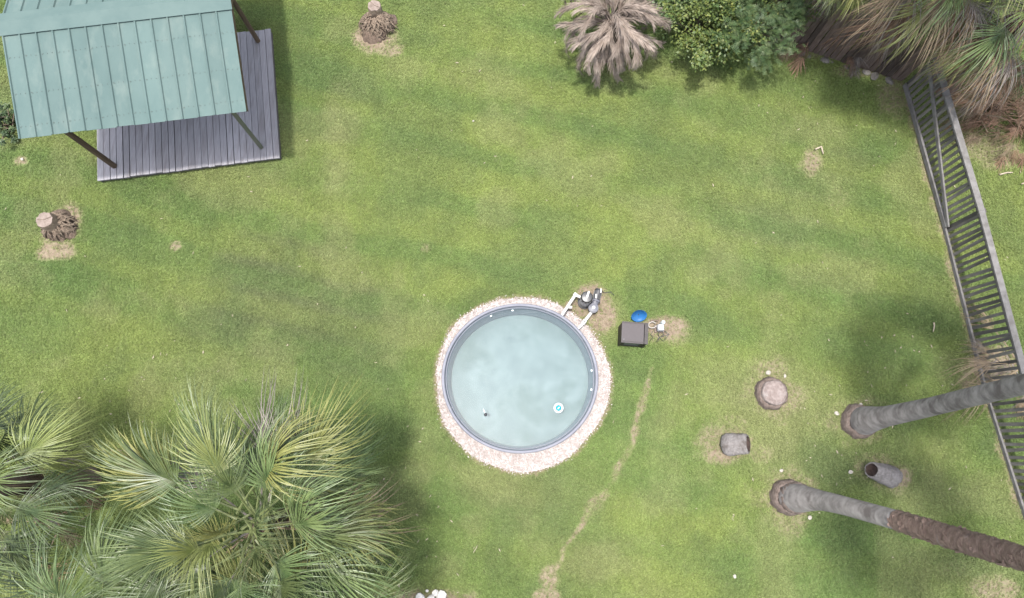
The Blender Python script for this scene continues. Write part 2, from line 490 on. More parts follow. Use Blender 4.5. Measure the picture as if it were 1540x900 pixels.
def make_lawn():
    xs = np.arange(X0, X1 + ST / 2, ST)
    ys = np.arange(Y0, Y1 + ST / 2, ST)
    gx, gy = np.meshgrid(xs, ys)
    nx, ny = len(xs), len(ys)
    col, soil = lawn_tone(gx, gy)
    gz = (fbm(gx, gy, .5, 60) - .5) * .05 + (fbm(gx, gy, 4, 61) - .5) * .025
    flat = sstep(2.3, 1.7, np.hypot(gx - GRAV_C.x, gy - GRAV_C.y))
    gz = gz * (1 - flat) - .012
    vs = np.stack([gx, gy, gz], -1).reshape(-1, 3)
    idx = np.arange(nx * ny).reshape(ny, nx)
    q = np.stack([idx[:-1, :-1], idx[:-1, 1:], idx[1:, 1:], idx[1:, :-1]], -1).reshape(-1, 4)
    # outer skirt to the horizon
    B = 700.0
    b0 = nx * ny
    ring = [idx[0, 0], idx[0, -1], idx[-1, -1], idx[-1, 0]]
    outer = np.array([(-B, -B, -.03), (B, -B, -.03), (B, B, -.03), (-B, B, -.03)])
    verts = np.concatenate([vs, outer])
    faces = [tuple(int(i) for i in f) for f in q]
    sides = [idx[0, :], idx[:, -1], idx[-1, ::-1], idx[::-1, 0]]
    for k in range(4):
        faces.append(tuple([b0 + k, b0 + (k + 1) % 4] + [int(i) for i in sides[k][::-1]]))
    me = bpy.data.meshes.new('lawn')
    me.from_pydata(verts.tolist(), [], faces)
    me.polygons.foreach_set('use_smooth', [True] * len(me.polygons))
    ca = me.attributes.new('tint', 'FLOAT_COLOR', 'POINT')
    cc = np.concatenate([col.reshape(-1, 3), np.tile([.1, .13, .045], (4, 1))])
    sa = np.concatenate([soil.reshape(-1), np.zeros(4)])
    ca.data.foreach_set('color', np.concatenate([cc, sa[:, None]], 1).astype(np.float32).ravel())
    ob = bpy.data.objects.new('lawn', me)
    C.objects.link(ob)
    m = bpy.data.materials.new('lawn_ground')
    m.use_nodes = True
    N, L = m.node_tree.nodes, m.node_tree.links
    b = N['Principled BSDF']
    b.inputs['Roughness'].default_value = .95
    b.inputs['Specular IOR Level'].default_value = .1
    at = N.new('ShaderNodeAttribute')
    at.attribute_name = 'tint'
    geo = N.new('ShaderNodeNewGeometry')

    def noise(sc, det=5):
        n = N.new('ShaderNodeTexNoise')
        n.inputs['Scale'].default_value = sc
        n.inputs['Detail'].default_value = det
        n.inputs['Roughness'].default_value = .7
        L.new(geo.outputs['Position'], n.inputs['Vector'])
        return n.outputs['Fac']

    def mr(x, a, c, d, e):
        r = N.new('ShaderNodeMapRange')
        for k, q in zip(('From Min', 'From Max', 'To Min', 'To Max'), (a, c, d, e)):
            r.inputs[k].default_value = q
        L.new(x, r.inputs['Value'])
        return r.outputs[0]

    def mix(f, a, c, mode='MIX'):
        x = N.new('ShaderNodeMix')
        x.data_type = 'RGBA'
        x.blend_type = mode
        if isinstance(f, float): x.inputs[0].default_value = f
        else: L.new(f, x.inputs[0])
        for i, q in ((6, a), (7, c)):
            if isinstance(q, tuple): x.inputs[i].default_value = (*q, 1)
            else: L.new(q, x.inputs[i])
        return x.outputs[2]

    hv = N.new('ShaderNodeHueSaturation')
    L.new(at.outputs['Color'], hv.inputs['Color'])
    L.new(mr(noise(22, 6), .3, .7, .6, .85), hv.inputs['Value'])
    thatch = mix(mr(noise(30), .45, .7, 0, .2), hv.outputs[0], (.1, .085, .05))
    earth = mix(mr(noise(9), .38, .62, 0, 1), (.165, .13, .095), (.105, .08, .056))
    earth = mix(mr(noise(45, 3), .55, .7, 0, .7), earth, (.21, .175, .135))
    ma = N.new('ShaderNodeMath')
    ma.operation = 'MULTIPLY_ADD'
    L.new(mr(noise(14), .3, .7, -.35, .35), ma.inputs[0])
    ma.inputs[1].default_value = 1.0
    L.new(at.outputs['Alpha'], ma.inputs[2])
    sf = mr(ma.outputs[0], .2, .95, 0, 1)
    L.new(mix(sf, thatch, earth), b.inputs['Base Color'])
    bn = N.new('ShaderNodeBump')
    bn.inputs['Strength'].default_value = .7
    bn.inputs['Distance'].default_value = .03
    L.new(noise(26, 6), bn.inputs['Height'])
    L.new(bn.outputs[0], b.inputs['Normal'])
    me.materials.append(m)
    tag(ob, kind='structure', label='mown green lawn with worn dry patches', cat='lawn')
    return gx, gy, gz


GX, GY, GZ = make_lawn()


def ground_z(x, y):
    i = np.clip(((np.asarray(x) - X0) / ST).astype(int), 0, GX.shape[1] - 1)
    j = np.clip(((np.asarray(y) - Y0) / ST).astype(int), 0, GX.shape[0] - 1)
    return GZ[j, i]


# deck outline, needed to keep grass out
DZ = .15
DBL, DBR, DTR = P(146, 272, DZ), P(421, 237, DZ), P(411, 43, DZ)
D_U = (DBR - DBL).normalized()
D_V = Vector((-D_U.y, D_U.x, 0))
D_W = (DBR - DBL).length
D_L = (DTR - DBR).dot(D_V)


def make_grass():
    dens = 1250
    st = 1 / math.sqrt(dens)                              # jittered grid: an even sward
    gx, gy = np.meshgrid(np.arange(X0 + .05, X1 - .05, st), np.arange(Y0 + .05, Y1 - .05, st))
    n = gx.size
    x = gx.ravel() + RNG.uniform(-.55, .55, n) * st
    y = gy.ravel() + RNG.uniform(-.55, .55, n) * st
    col, soil = lawn_tone(x, y)
    keep = RNG.random(n) > np.clip(soil * .95, 0, .93)
    keep &= np.hypot(x - GRAV_C.x, y - GRAV_C.y) > grav_radius(x, y) - .04 * RNG.random(n)
    dx, dy = x - DBL.x, y - DBL.y
    u, v = dx * D_U.x + dy * D_U.y, dx * D_V.x + dy * D_V.y
    keep &= ~((u > 0) & (u < D_W) & (v > .0) & (v < D_L))
    x, y, col, soil = x[keep], y[keep], col[keep], soil[keep]
    n = len(x)
    z = ground_z(x, y)
    # three little tufts that stand at every root point
    pv, pf, pid = [], [], []
    rr = random.Random(5)
    for k in range(3):
        for b in range(9):
            a = rr.uniform(0, 6.283)
            r0 = rr.uniform(0, .018)
            lean = rr.uniform(.012, .045)
            h = rr.uniform(.018, .045)
            wd = rr.uniform(.003, .0055)
            bx, by = r0 * math.cos(a), r0 * math.sin(a)
            a2 = a + rr.uniform(-.9, .9)
            ca, sa = math.cos(a2), math.sin(a2)
            o = len(pv)
            for t, hh, ww in ((0, 0, 1), (.45, .75, .85), (1, 1, .08)):
                cx, cy = bx + ca * lean * t, by + sa * lean * t
                pv += [(cx - sa * wd * ww, cy + ca * wd * ww, h * hh), (cx + sa * wd * ww, cy - ca * wd * ww, h * hh)]
                pid += [k, k]
            pf += [(o, o + 1, o + 3, o + 2), (o + 2, o + 3, o + 5, o + 4)]
    np_ = len(pv)
    me = bpy.data.meshes.new('grass')
    allv = np.concatenate([np.array(pv), np.stack([x, y, z], 1)])
    me.from_pydata(allv.tolist(), [], pf)
    at = me.attributes.new('proto', 'INT', 'POINT')
    at.data.foreach_set('value', np.concatenate([np.array(pid), np.full(n, -1)]).astype(np.int32))
    jit = .76 + .48 * RNG.random(n)
    tan = RNG.random(n) < .06
    c2 = col * jit[:, None] * 1.36
    c2[tan] = c2[tan] * .65 + np.array((.19, .19, .1)) * .35
    ca = me.attributes.new('tint', 'FLOAT_COLOR', 'POINT')
    full = np.ones((np_ + n, 4), np.float32)
    full[np_:, :3] = c2
    ca.data.foreach_set('color', full.ravel())
    m = bpy.data.materials.new('grass_blades')
    m.use_nodes = True
    N, L = m.node_tree.nodes, m.node_tree.links
    b = N['Principled BSDF']
    b.inputs['Roughness'].default_value = .55
    b.inputs['Specular IOR Level'].default_value = .25
    a = N.new('ShaderNodeAttribute')
    a.attribute_type = 'INSTANCER'
    a.attribute_name = 'tint'
    L.new(a.outputs['Color'], b.inputs['Base Color'])
    tr = N.new('ShaderNodeBsdfTranslucent')
    L.new(a.outputs['Color'], tr.inputs['Color'])
    ms = N.new('ShaderNodeMixShader')
    ms.inputs[0].default_value = .3
    L.new(b.outputs[0], ms.inputs[1])
    L.new(tr.outputs[0], ms.inputs[2])
    L.new(ms.outputs[0], N['Material Output'].inputs['Surface'])
    me.materials.append(m)
    ob = bpy.data.objects.new('grass', me)
    C.objects.link(ob)
    g = bpy.data.node_groups.new('grass_tufts', 'GeometryNodeTree')
    g.interface.new_socket('Geometry', in_out='INPUT', socket_type='NodeSocketGeometry')
    g.interface.new_socket('Geometry', in_out='OUTPUT', socket_type='NodeSocketGeometry')
    N, L = g.nodes, g.links
    gi, go = N.new('NodeGroupInput'), N.new('NodeGroupOutput')
    na = N.new('GeometryNodeInputNamedAttribute')
    na.data_type = 'INT'
    na.inputs['Name'].default_value = 'proto'
    g2i = N.new('GeometryNodeGeometryToInstance')

    def sel(k):
        cp = N.new('FunctionNodeCompare')
        cp.data_type = 'INT'
        cp.operation = 'EQUAL'
        L.new(na.outputs['Attribute'], [s for s in cp.inputs if s.enabled and s.name == 'A'][0])
        [s for s in cp.inputs if s.enabled and s.name == 'B'][0].default_value = k
        sp = N.new('GeometryNodeSeparateGeometry')
        L.new(gi.outputs[0], sp.inputs['Geometry'])
        L.new(cp.outputs[0], sp.inputs['Selection'])
        return sp.outputs['Selection']

    for k in range(3):
        L.new(sel(k), g2i.inputs[0])
    pts = sel(-1)
    ip = N.new('GeometryNodeInstanceOnPoints')
    L.new(pts, ip.inputs['Points'])
    L.new(g2i.outputs[0], ip.inputs['Instance'])
    ip.inputs['Pick Instance'].default_value = True
    ri = N.new('FunctionNodeRandomValue')
    ri.data_type = 'INT'
    [s for s in ri.inputs if s.enabled and s.name == 'Max'][0].default_value = 2
    L.new([s for s in ri.outputs if s.enabled][0], ip.inputs['Instance Index'])
    rv = N.new('FunctionNodeRandomValue')
    rv.data_type = 'FLOAT_VECTOR'
    vi = [s for s in rv.inputs if s.enabled]
    vi[0].default_value = (-.25, -.25, 0)
    vi[1].default_value = (.25, .25, 6.283)
    L.new([s for s in rv.outputs if s.enabled][0], ip.inputs['Rotation'])
    rs = N.new('FunctionNodeRandomValue')
    rs.data_type = 'FLOAT'
    fi = [s for s in rs.inputs if s.enabled]
    fi[0].default_value = .45
    fi[1].default_value = .95
    L.new([s for s in rs.outputs if s.enabled][0], ip.inputs['Scale'])
    L.new(ip.outputs[0], go.inputs[0])
    md = ob.modifiers.new('tufts', 'NODES')
    md.node_group = g
    tag(ob, 'short green grass blades covering the whole lawn', 'grass', kind='stuff')


make_grass()

# ------------------------------------------------------------------ stock tank pool
def make_pool():
    c = Vector((POOL_C.x, POOL_C.y, 0))
    t = thing('tank_pool', c, 'round galvanised tank pool with rolled grey rim, set in white gravel', 'pool')
    n = 128
    rb = 1.36
    prof = []
    for k in range(29):                                  # corrugated, tapering wall
        f = k / 28
        z = .03 + f * .53
        r = rb + (POOL_R - .03 - rb) * f
        r += .009 * math.sin(z * 2 * math.pi / .085) if .08 < z < .52 else 0
        prof.append((r, z))
    outer = [(r + .012, z) for r, z in prof]
    MB().lathe(c, prof[::-1] + outer, n, close=True).build('wall', M['tank'], t, c, True)
    rim = [(POOL_R - .012 + .031 * math.cos(a), .575 + .022 * math.sin(a)) for a in [2 * math.pi * k / 12 for k in range(12)]]
    r1 = MB().lathe(c, rim, n, close=True).build('rim', M['rim'], t, c, True)
    MB().lathe(c, [(POOL_R - .078, .552), (POOL_R - .062, .552), (POOL_R - .062, .566), (POOL_R - .078, .566)], n, close=True).build('inner_bead', M['rim'], r1, c, True)
    fl = MB().lathe(c, [(0.001, .028), (.5, .026), (1.0, .03), (1.2, .04), (rb + .005, .06)], n)
    fl.build('tank_floor', M['tank_floor'], t, c, True)
    for px, py in ((742, 479), (772, 474), (880, 558), (883, 586)):  # white discs standing in for bright glints on the inner wall
        p = P(px, py, .40)
        d = Vector((p.x - c.x, p.y - c.y, 0)).normalized()
        q = c + d * (rb + .062) + Vector((0, 0, .40))
        MB().lathe(q, [(.001, .0), (.02, .0), (.024, .01), (.024, .03), (.001, .032)], 12, axis=-d).build('wall_glint', M['knob_glint'], t, c, True)
    t.scale = (1, .955, 1)
    # water
    m = bpy.data.materials.new('cloudy_pool_water')
    m.use_nodes = True
    N, L = m.node_tree.nodes, m.node_tree.links
    N.remove(N['Principled BSDF'])
    tp = N.new('ShaderNodeBsdfTransparent')
    tp.inputs['Color'].default_value = (.86, .945, .955, 1)
    gl = N.new('ShaderNodeBsdfGlossy')
    gl.inputs['Roughness'].default_value = .35
    geo = N.new('ShaderNodeNewGeometry')
    m2 = N.new('ShaderNodeMixShader')
    fr = N.new('ShaderNodeFresnel')
    fr.inputs['IOR'].default_value = 1.22
    bn = N.new('ShaderNodeBump')
    bn.inputs['Strength'].default_value = .02
    bn.inputs['Distance'].default_value = .02
    n2 = N.new('ShaderNodeTexNoise')
    n2.inputs['Scale'].default_value = 5
    L.new(geo.outputs['Position'], n2.inputs['Vector'])
    L.new(n2.outputs['Fac'], bn.inputs['Height'])
    L.new(bn.outputs[0], gl.inputs['Normal'])
    L.new(bn.outputs[0], fr.inputs['Normal'])
    L.new(fr.outputs[0], m2.inputs[0])
    L.new(tp.outputs[0], m2.inputs[1])
    L.new(gl.outputs[0], m2.inputs[2])
    L.new(m2.outputs[0], N['Material Output'].inputs['Surface'])
    wz = .505
    rw = rb + (POOL_R - .03 - rb) * (wz - .03) / .53
    wm = MB()
    wm.lathe((c.x, c.y, 0), [(.001, wz), (.4, wz), (.8, wz), (rw - .012, wz)], n)
    wo = wm.build('water', m, None, (c.x, c.y, 0), True)
    wo.scale = (1, .955, 1)
    tag(wo, 'cloudy pale blue-green water filling the round tank', 'water', kind='structure')
    # floating things
    p = P(840, 614, wz)
    f = thing('chlorine_float', p, 'turquoise ring float bobbing in the pool', 'pool float')
    MB().lathe(p, [(.075 + .022 * math.cos(a), .012 + .02 * math.sin(a)) for a in [k * math.pi / 5 for k in range(10)]], 28, close=True).build('ring', M['float_white'], f, p, True)
    MB().lathe(p, [(.001, -.03), (.05, -.03), (.053, .01), (.04, .026), (.001, .028)], 24).build('cap', M['turquoise'], f, p, True)
    MB().box(p + Vector((0, 0, .034)), (.05, .014, .016), Matrix.Rotation(.8, 3, 'Z')).build('grip', M['float_white'], f, p)
    p = P(730, 623, wz)
    f = thing('pool_thermometer', p, 'small black and white float drifting near the lower left pool wall', 'pool float')
    a = P(727, 616, wz)
    MB().tube([p, p + (a - p) * 1.1], [.012, .008], 8).build('stem', M['float_white'], f, p, True)
    MB().lathe(p + Vector((.005, -.01, 0)), [(.001, -.02), (.03, -.015), (.034, .005), (.02, .025), (.001, .028)], 14).build('bulb', M['black_plastic'], f, p, True)


make_pool()


def make_gravel():
    gb = MB()
    n = 96
    vs, fs = [], []
    for k in range(n):
        a = 2 * math.pi * k / n
        co, si = math.cos(a), math.sin(a)
        r = float(grav_radius(np.array(GRAV_C.x + co), np.array(GRAV_C.y + si)))
        vs += [(GRAV_C.x + co * 1.15, GRAV_C.y + si * 1.15, .004), (GRAV_C.x + co * (r - .1), GRAV_C.y + si * (r - .1), .006), (GRAV_C.x + co * r, GRAV_C.y + si * r, -.012)]
    for k in range(n):
        k2 = (k + 1) % n
        for j in (0, 1):
            fs.append((k * 3 + j, k * 3 + j + 1, k2 * 3 + j + 1, k2 * 3 + j))
    gb.add(vs, fs)
    gb.build('gravel_bed', M['gravel_bed'], None, (GRAV_C.x, GRAV_C.y, 0), True)
    tag(bpy.data.objects['gravel_bed'], kind='structure', label='pale gravel bed around the round pool', cat='gravel')
    rr = random.Random(3)
    g = MB()
    octv = [(1, 0, 0), (-1, 0, 0), (0, 1, 0), (0, -1, 0), (0, 0, 1), (0, 0, -1)]
    octf = [(0, 2, 4), (2, 1, 4), (1, 3, 4), (3, 0, 4), (2, 0, 5), (1, 2, 5), (3, 1, 5), (0, 3, 5)]
    cnt = 0
    while cnt < 24000:
        a, r = rr.uniform(0, 6.2832), math.sqrt(rr.uniform(1.3 ** 2, 1.86 ** 2))
        x, y = GRAV_C.x + math.cos(a) * r, GRAV_C.y + math.sin(a) * r
        edge = r - float(grav_radius(np.array(x), np.array(y)))
        if edge > .0 + rr.expovariate(55) or math.hypot(x - POOL_C.x, y - POOL_C.y) < 1.41:
            continue
        if edge > 0 and rr.random() < .5:
            continue
        s = rr.uniform(.0065, .0145)
        sc = Vector((s * rr.uniform(.8, 1.5), s * rr.uniform(.7, 1.2), s * rr.uniform(.5, .9)))
        Rm = Matrix.Rotation(rr.uniform(0, 6.28), 3, 'Z') @ Matrix.Rotation(rr.uniform(-.6, .6), 3, 'X')
        z = .012 + rr.uniform(0, .018)
        g.add([Vector((x, y, z)) + Rm @ Vector((v[0] * sc.x * rr.uniform(.8, 1.1), v[1] * sc.y * rr.uniform(.8, 1.1), v[2] * sc.z)) for v in octv], octf)
        cnt += 1
    o = g.build('gravel', M['gravel'], None, (GRAV_C.x, GRAV_C.y, 0))
    tag(o, 'white gravel chips ringing the round tank pool', 'gravel', kind='stuff')


make_gravel()


# ------------------------------------------------------------------ deck and pavilion
def make_deck():
    o = Vector((DBL.x, DBL.y, 0))
    t = thing('wooden_deck', o, 'low weathered lilac-grey wooden deck under the green metal roof', 'deck')
    nb = 28
    pitch = D_W / nb
    rr = random.Random(9)
    up = Vector((0, 0, 1))
    for k in range(nb):
        a = DBL + D_U * (pitch * (k + .5))
        lo, hi = rr.uniform(-.012, .01), rr.uniform(-.012, .01)
        za = DZ - .019 + rr.uniform(-.004, .004)
        p, q = a + D_V * lo, a + D_V * (D_L + hi)
        p.z = q.z = za
        gap = rr.choice((.008, .01, .012, .016, .022))
        wd = pitch - gap if k else pitch * .95
        MB().beam(p, q, wd, .038, up).build('plank', M['plank_light'] if k == 0 else M['plank'], t, o)
    for k in range(6):                                   # joists below
        v = D_L * (.02 + .96 * k / 5)
        p, q = DBL + D_U * .03 + D_V * v, DBL + D_U * (D_W - .03) + D_V * v
        p.z = q.z = .055
        MB().beam(p, q, .045, .135, up).build('joist', M['deck_side'], t, o)
    for u in (.03, D_W - .03):
        p, q = DBL + D_U * u + D_V * .03, DBL + D_U * u + D_V * (D_L - .03)
        p.z = q.z = .055
        MB().beam(p, q, .04, .13, up).build('rim_joist', M['deck_side'], t, o)


make_deck()


def make_pavilion():
    ZE, ZR = 2.2, 2.75
    A, B = P(28, 209, ZE), P(370, 168, ZE)
    Rr = P(338, -3, ZR)
    u = (B - A).normalized()
    L = (B - A).length
    n = Vector((-u.y, u.x, 0))
    run = (Rr - B).dot(n)
    org = Vector((DBL.x, DBL.y, DZ))
    t = thing('pavilion', org, 'open pavilion with pale green ribbed metal roof on wooden posts', 'pavilion')
    ridge0 = A + n * run
    ridge0.z = ZR
    roof = MB().beam(ridge0 + u * .05 - Vector((0, 0, .12)), ridge0 + u * (L - .05) - Vector((0, 0, .12)), .05, .14).build('roof', M['deck_side'], t, org)
    slope = Vector((0, 0, ZR - ZE)) + n * run            # eave to ridge
    SL = slope.length
    sd_ = slope.normalized()
    nb = 14
    pitch = L / nb
    back_run = run
    rr = random.Random(4)
    for side in (0, 1):
        if side == 0:
            base0, s_dir, up = A, sd_, u.cross(sd_).normalized()
        else:
            base0 = A + n * (2 * run)
            s_dir = (Vector((0, 0, ZR - ZE)) - n * run).normalized()
            up = -u.cross(s_dir).normalized()
        if up.z < 0: up = -up
        scr = MB()
        for k in range(nb):
            # ribbed sheet: a major rib at its edge, two low stiffeners
            w_ = pitch
            prof = [(0, 0), (.014, .026), (.034, .026), (.048, 0), (w_ * .5, .001), (w_ + .006, -.002)]
            e0 = -.0 + rr.uniform(-.008, .008)
            mb = MB()
            vs, fs = [], []
            for s in (e0, SL - .02):
                for (x, z) in prof:
                    vs.append(base0 + u * (k * pitch + x) + s_dir * s + up * z)
            for s in (e0, SL - .02):
                for (x, z) in prof:
                    vs.append(base0 + u * (k * pitch + x) + s_dir * s + up * (z - .006))
            m_ = len(prof)
            for i in range(m_ - 1):
                fs.append((i, i + 1, m_ + i + 1, m_ + i))
                fs.append((2 * m_ + i + 1, 2 * m_ + i, 3 * m_ + i, 3 * m_ + i + 1))
                fs.append((i + 1, i, 2 * m_ + i, 2 * m_ + i + 1))
                fs.append((m_ + i, m_ + i + 1, 3 * m_ + i + 1, 3 * m_ + i))
            mb.add(vs, fs).build('roof_panel', M['roof'], roof, org)
            for s in (SL * .1, SL * .38, SL * .7):
                for x in (.07, w_ * .3, w_ * .55, w_ * .85):
                    q = base0 + u * (k * pitch + x) + s_dir * (s + rr.uniform(-.01, .01)) + up * .003
                    scr.lathe(q, [(.0075, 0), (.0075, .004), (.001, .006)], 6, axis=up)
        so = scr.build('screw_heads', M['screw'], roof, org)
        so['kind'] = 'stuff'
        # purlins and eave beam
        for s in (.25, SL * .38, SL * .7):
            a = base0 + u * .06 + s_dir * s - up * .05
            MB().beam(a, a + u * (L - .12), .09, .08, up).build('purlin', M['post_brown'], roof, org)
        for x in (.05, L * .33, L * .66, L - .05):
            a = base0 + u * x + s_dir * .05 - up * .16
            MB().beam(a, a + s_dir * (SL - .1), .05, .13, up).build('rafter', M['post_brown'], roof, org)
    # ridge cap: a shallow folded strip with its own thickness and stepped ends
    capw = .24
    up1 = Vector((0, 0, 1))
    vs, fs = [], []
    for e in (-.03, L + .03):
        c = ridge0 + u * e
        pts = [c - sd_ * capw + up1 * .036, c + up1 * .052, c + (n * run - Vector((0, 0, ZR - ZE))).normalized() * capw + up1 * .036]
        vs += pts + [p - up1 * .008 for p in pts]
    fs = [(0, 3 + 3, 7, 1), (1, 7, 8, 2), (3, 4, 10, 9), (4, 5, 11, 10), (0, 1, 4, 3), (1, 2, 5, 4), (6, 9, 10, 7), (7, 10, 11, 8), (0, 3, 9, 6), (2, 8, 11, 5)]
    MB().add(vs, fs).build('ridge_cap', M['roof_cap'], roof, org)
    # posts
    tops = ZE - .02

    def under(b):
        return ZE + (b - A).dot(n) / run * (ZR - ZE) - .2
    b1, b2, b3 = P(172, 250, DZ), P(393, 222, DZ), P(388, 62, DZ)
    b4 = b1 + b3 - b2
    for b, mm, r, lean in ((b1, 'post_brown', .06, Vector((0, 0, 0))), (b2, 'post_green', .045, Vector((.05, -.04, 0))), (b3, 'post_brown', .052, Vector((0, 0, 0))), (b4, 'post_brown', .055, Vector((0, 0, 0)))):
        q = Vector((b.x, b.y, under(b) if b is not b3 and b is not b4 else ZE - .1)) + lean
        MB().tube([b, b.lerp(q, .3), b.lerp(q, .7), q], [r, r * .97, r * .95, r * .93], 12, wob=.04, seed=int(r * 999)).build('post', M[mm], t, org, True, 50)
    for a, b in ((b1, b2), (b4, b3)):
        d = (b - a).normalized()
        p, q = a - d * .3, b + d * .1
        p.z = q.z = min(under(a), under(b), ZE - .02) - .06
        MB().beam(p, q, .09, .14).build('tie_beam', M['post_brown'], t, org)


make_pavilion()


# ------------------------------------------------------------------ pool pump set
def make_pump():
    o = P(884, 460)
    t = thing('pool_pump', o, 'black pool pump and canister filter with white pipes beside the tank', 'pool pump')

    def W(X, Y, z): return P(840 + X / 11.25, 420 + Y / 11.25, z)
    # canister filter
    c = W(435, 400, 0)
    MB().lathe(c, [(.001, .0), (.135, .0), (.14, .02), (.14, .05), (.12, .06)], 28).build('filter_base', M['black_plastic'], t, o, True, 40)
    MB().lathe(c, [(.105, .06), (.11, .1), (.11, .42), (.1, .45), (.001, .46)], 28).build('filter_canister', M['pale_plastic'], t, o, True, 40)
    lid = MB().lathe(c, [(.112, .43), (.118, .435), (.118, .52), (.1, .55), (.05, .56), (.001, .56)], 28)
    for k in range(12):
        a = k * math.pi / 6
        lid.box(c + Vector((math.cos(a) * .118, math.sin(a) * .118, .477)), (.02, .02, .075), Matrix.Rotation(a, 3, 'Z'))
    lo = lid.build('filter_lid', M['black_plastic'], t, o, True, 40)
    d = (W(510, 200, .57) - W(480, 290, .57)).normalized()
    cc = c + Vector((0, 0, .57))
    MB().beam(cc - d * .03, cc + d * .11, .036, .03).build('handle', M['pvc'], lo, o)
    # pump: strainer pot, wet end, motor
    s = W(570, 525, 0)
    mpos = W(640, 300, 0)
    dr = (mpos - s).normalized()
    sd2 = Vector((-dr.y, dr.x, 0))
    MB().lathe(s, [(.001, .0), (.085, .0), (.09, .02), (.09, .2), (.1, .205), (.1, .225), (.001, .23)], 24).build('strainer_pot', M['grey_plastic'], t, o, True, 40)
    so = MB().lathe(s, [(.086, .226), (.086, .25), (.03, .265), (.001, .266)], 24).build('strainer_lid', M['grey_plastic'], t, o, True, 40)
    MB().lathe(s, [(.034, .262), (.034, .285), (.001, .288)], 14).build('knob', M['pale_plastic'], so, o, True, 40)
    p0 = s + dr * .09 + Vector((0, 0, .13))
    MB().tube([p0, p0 + dr * .06, p0 + dr * .065, p0 + dr * .1], [.075, .08, .1, .1], 22).build('wet_end', M['grey_plastic'], t, o, True, 40)
    p1 = p0 + dr * .1
    mt = MB().tube([p1, p1 + dr * .01, p1 + dr * .012, p1 + dr * .2, p1 + dr * .2, p1 + dr * .235], [.06, .06, .078, .078, .084, .07], 22)
    for k in range(10):
        a = k * math.pi / 9
        q = p1 + dr * .1 + sd2 * (math.cos(a) * .08) + Vector((0, 0, math.sin(a) * .08))
        mt.beam(q - dr * .08, q + dr * .08, .006, .012)
    mo = mt.build('motor', M['black_plastic'], t, o, True, 40)
    for f, sg in ((.06, 1), (.2, -1)):
        q = p1 + dr * f + Vector((0, 0, .088)) + sd2 * (.03 * sg)
        MB().beam(q - sd2 * .02 - dr * .04, q + dr * .04, .028, .01).build('label_plate', M['pvc'], mo, o)
    MB().box(p1 + dr * .1 + Vector((0, 0, -.1)), (.12, .24, .05), Matrix.Rotation(math.atan2(dr.y, dr.x) - math.pi / 2, 3, 'Z')).build('motor_foot', M['black_plastic'], t, o)
    # pipes
    tw = W(90, 560, .3)
    hub = Vector((POOL_C.x, POOL_C.y, .3))
    inn = tw + (hub - tw).normalized() * .1
    pe = W(285, 265, .3)
    f1 = c + Vector((0, 0, .3)) + (pe - c - Vector((0, 0, .3))).normalized() * .1
    MB().tube([inn, tw, tw.lerp(pe, .5), pe], .031, 12).build('return_pipe', M['pvc'], t, o, True, 50)
    MB().tube([tw.lerp(pe, .93), pe + (pe - tw).normalized() * .03], .041, 12).build('elbow', M['pvc'], t, o, True, 50)
    MB().tube([pe, pe.lerp(f1, .3), f1], .031, 12).build('return_pipe', M['pvc'], t, o, True, 50)
    v0 = tw.lerp(pe, .3)
    v1 = W(225, 480, .3)
    vo = MB().tube([v0, v1], .03, 12).build('valve', M['pvc'], t, o, True, 50)
    MB().tube([v0.lerp(v1, .2) - Vector((0, 0, .03)), v0.lerp(v1, .2) - Vector((0, 0, .3))], .022, 10).build('drain_leg', M['black_plastic'], vo, o, True, 50)
    a0 = W(540, 585, .13)
    a1 = W(385, 785, .13)
    hub2 = Vector((POOL_C.x, POOL_C.y, .16))
    MB().tube([s + Vector((0, 0, .13)), a0, a1, a1 + (hub2 - a1).normalized() * .16], .033, 12).build('suction_pipe', M['pvc'], t, o, True, 50)
    q = a0.lerp(a1, .72)
    vv = MB().tube([q - (a1 - a0).normalized() * .045, q + (a1 - a0).normalized() * .045], .044, 12).build('valve', M['pvc'], t, o, True, 50)
    MB().lathe(q + Vector((0, 0, .04)), [(.001, 0), (.014, 0), (.014, .03), (.001, .032)], 10).build('valve_stem', M['black_plastic'], vv, o, True, 50)
    # power lead trailing off
    b = p1 + dr * .23
    pts = [b, b + Vector((.05, .0, -.06)), b + Vector((.12, -.04, -.115)), b + Vector((.25, -.02, -.12)), b + Vector((.33, -.1, -.12))]
    MB().tube(pts, .007, 6).build('power_lead', M['black_plastic'], t, o, True)


make_pump()


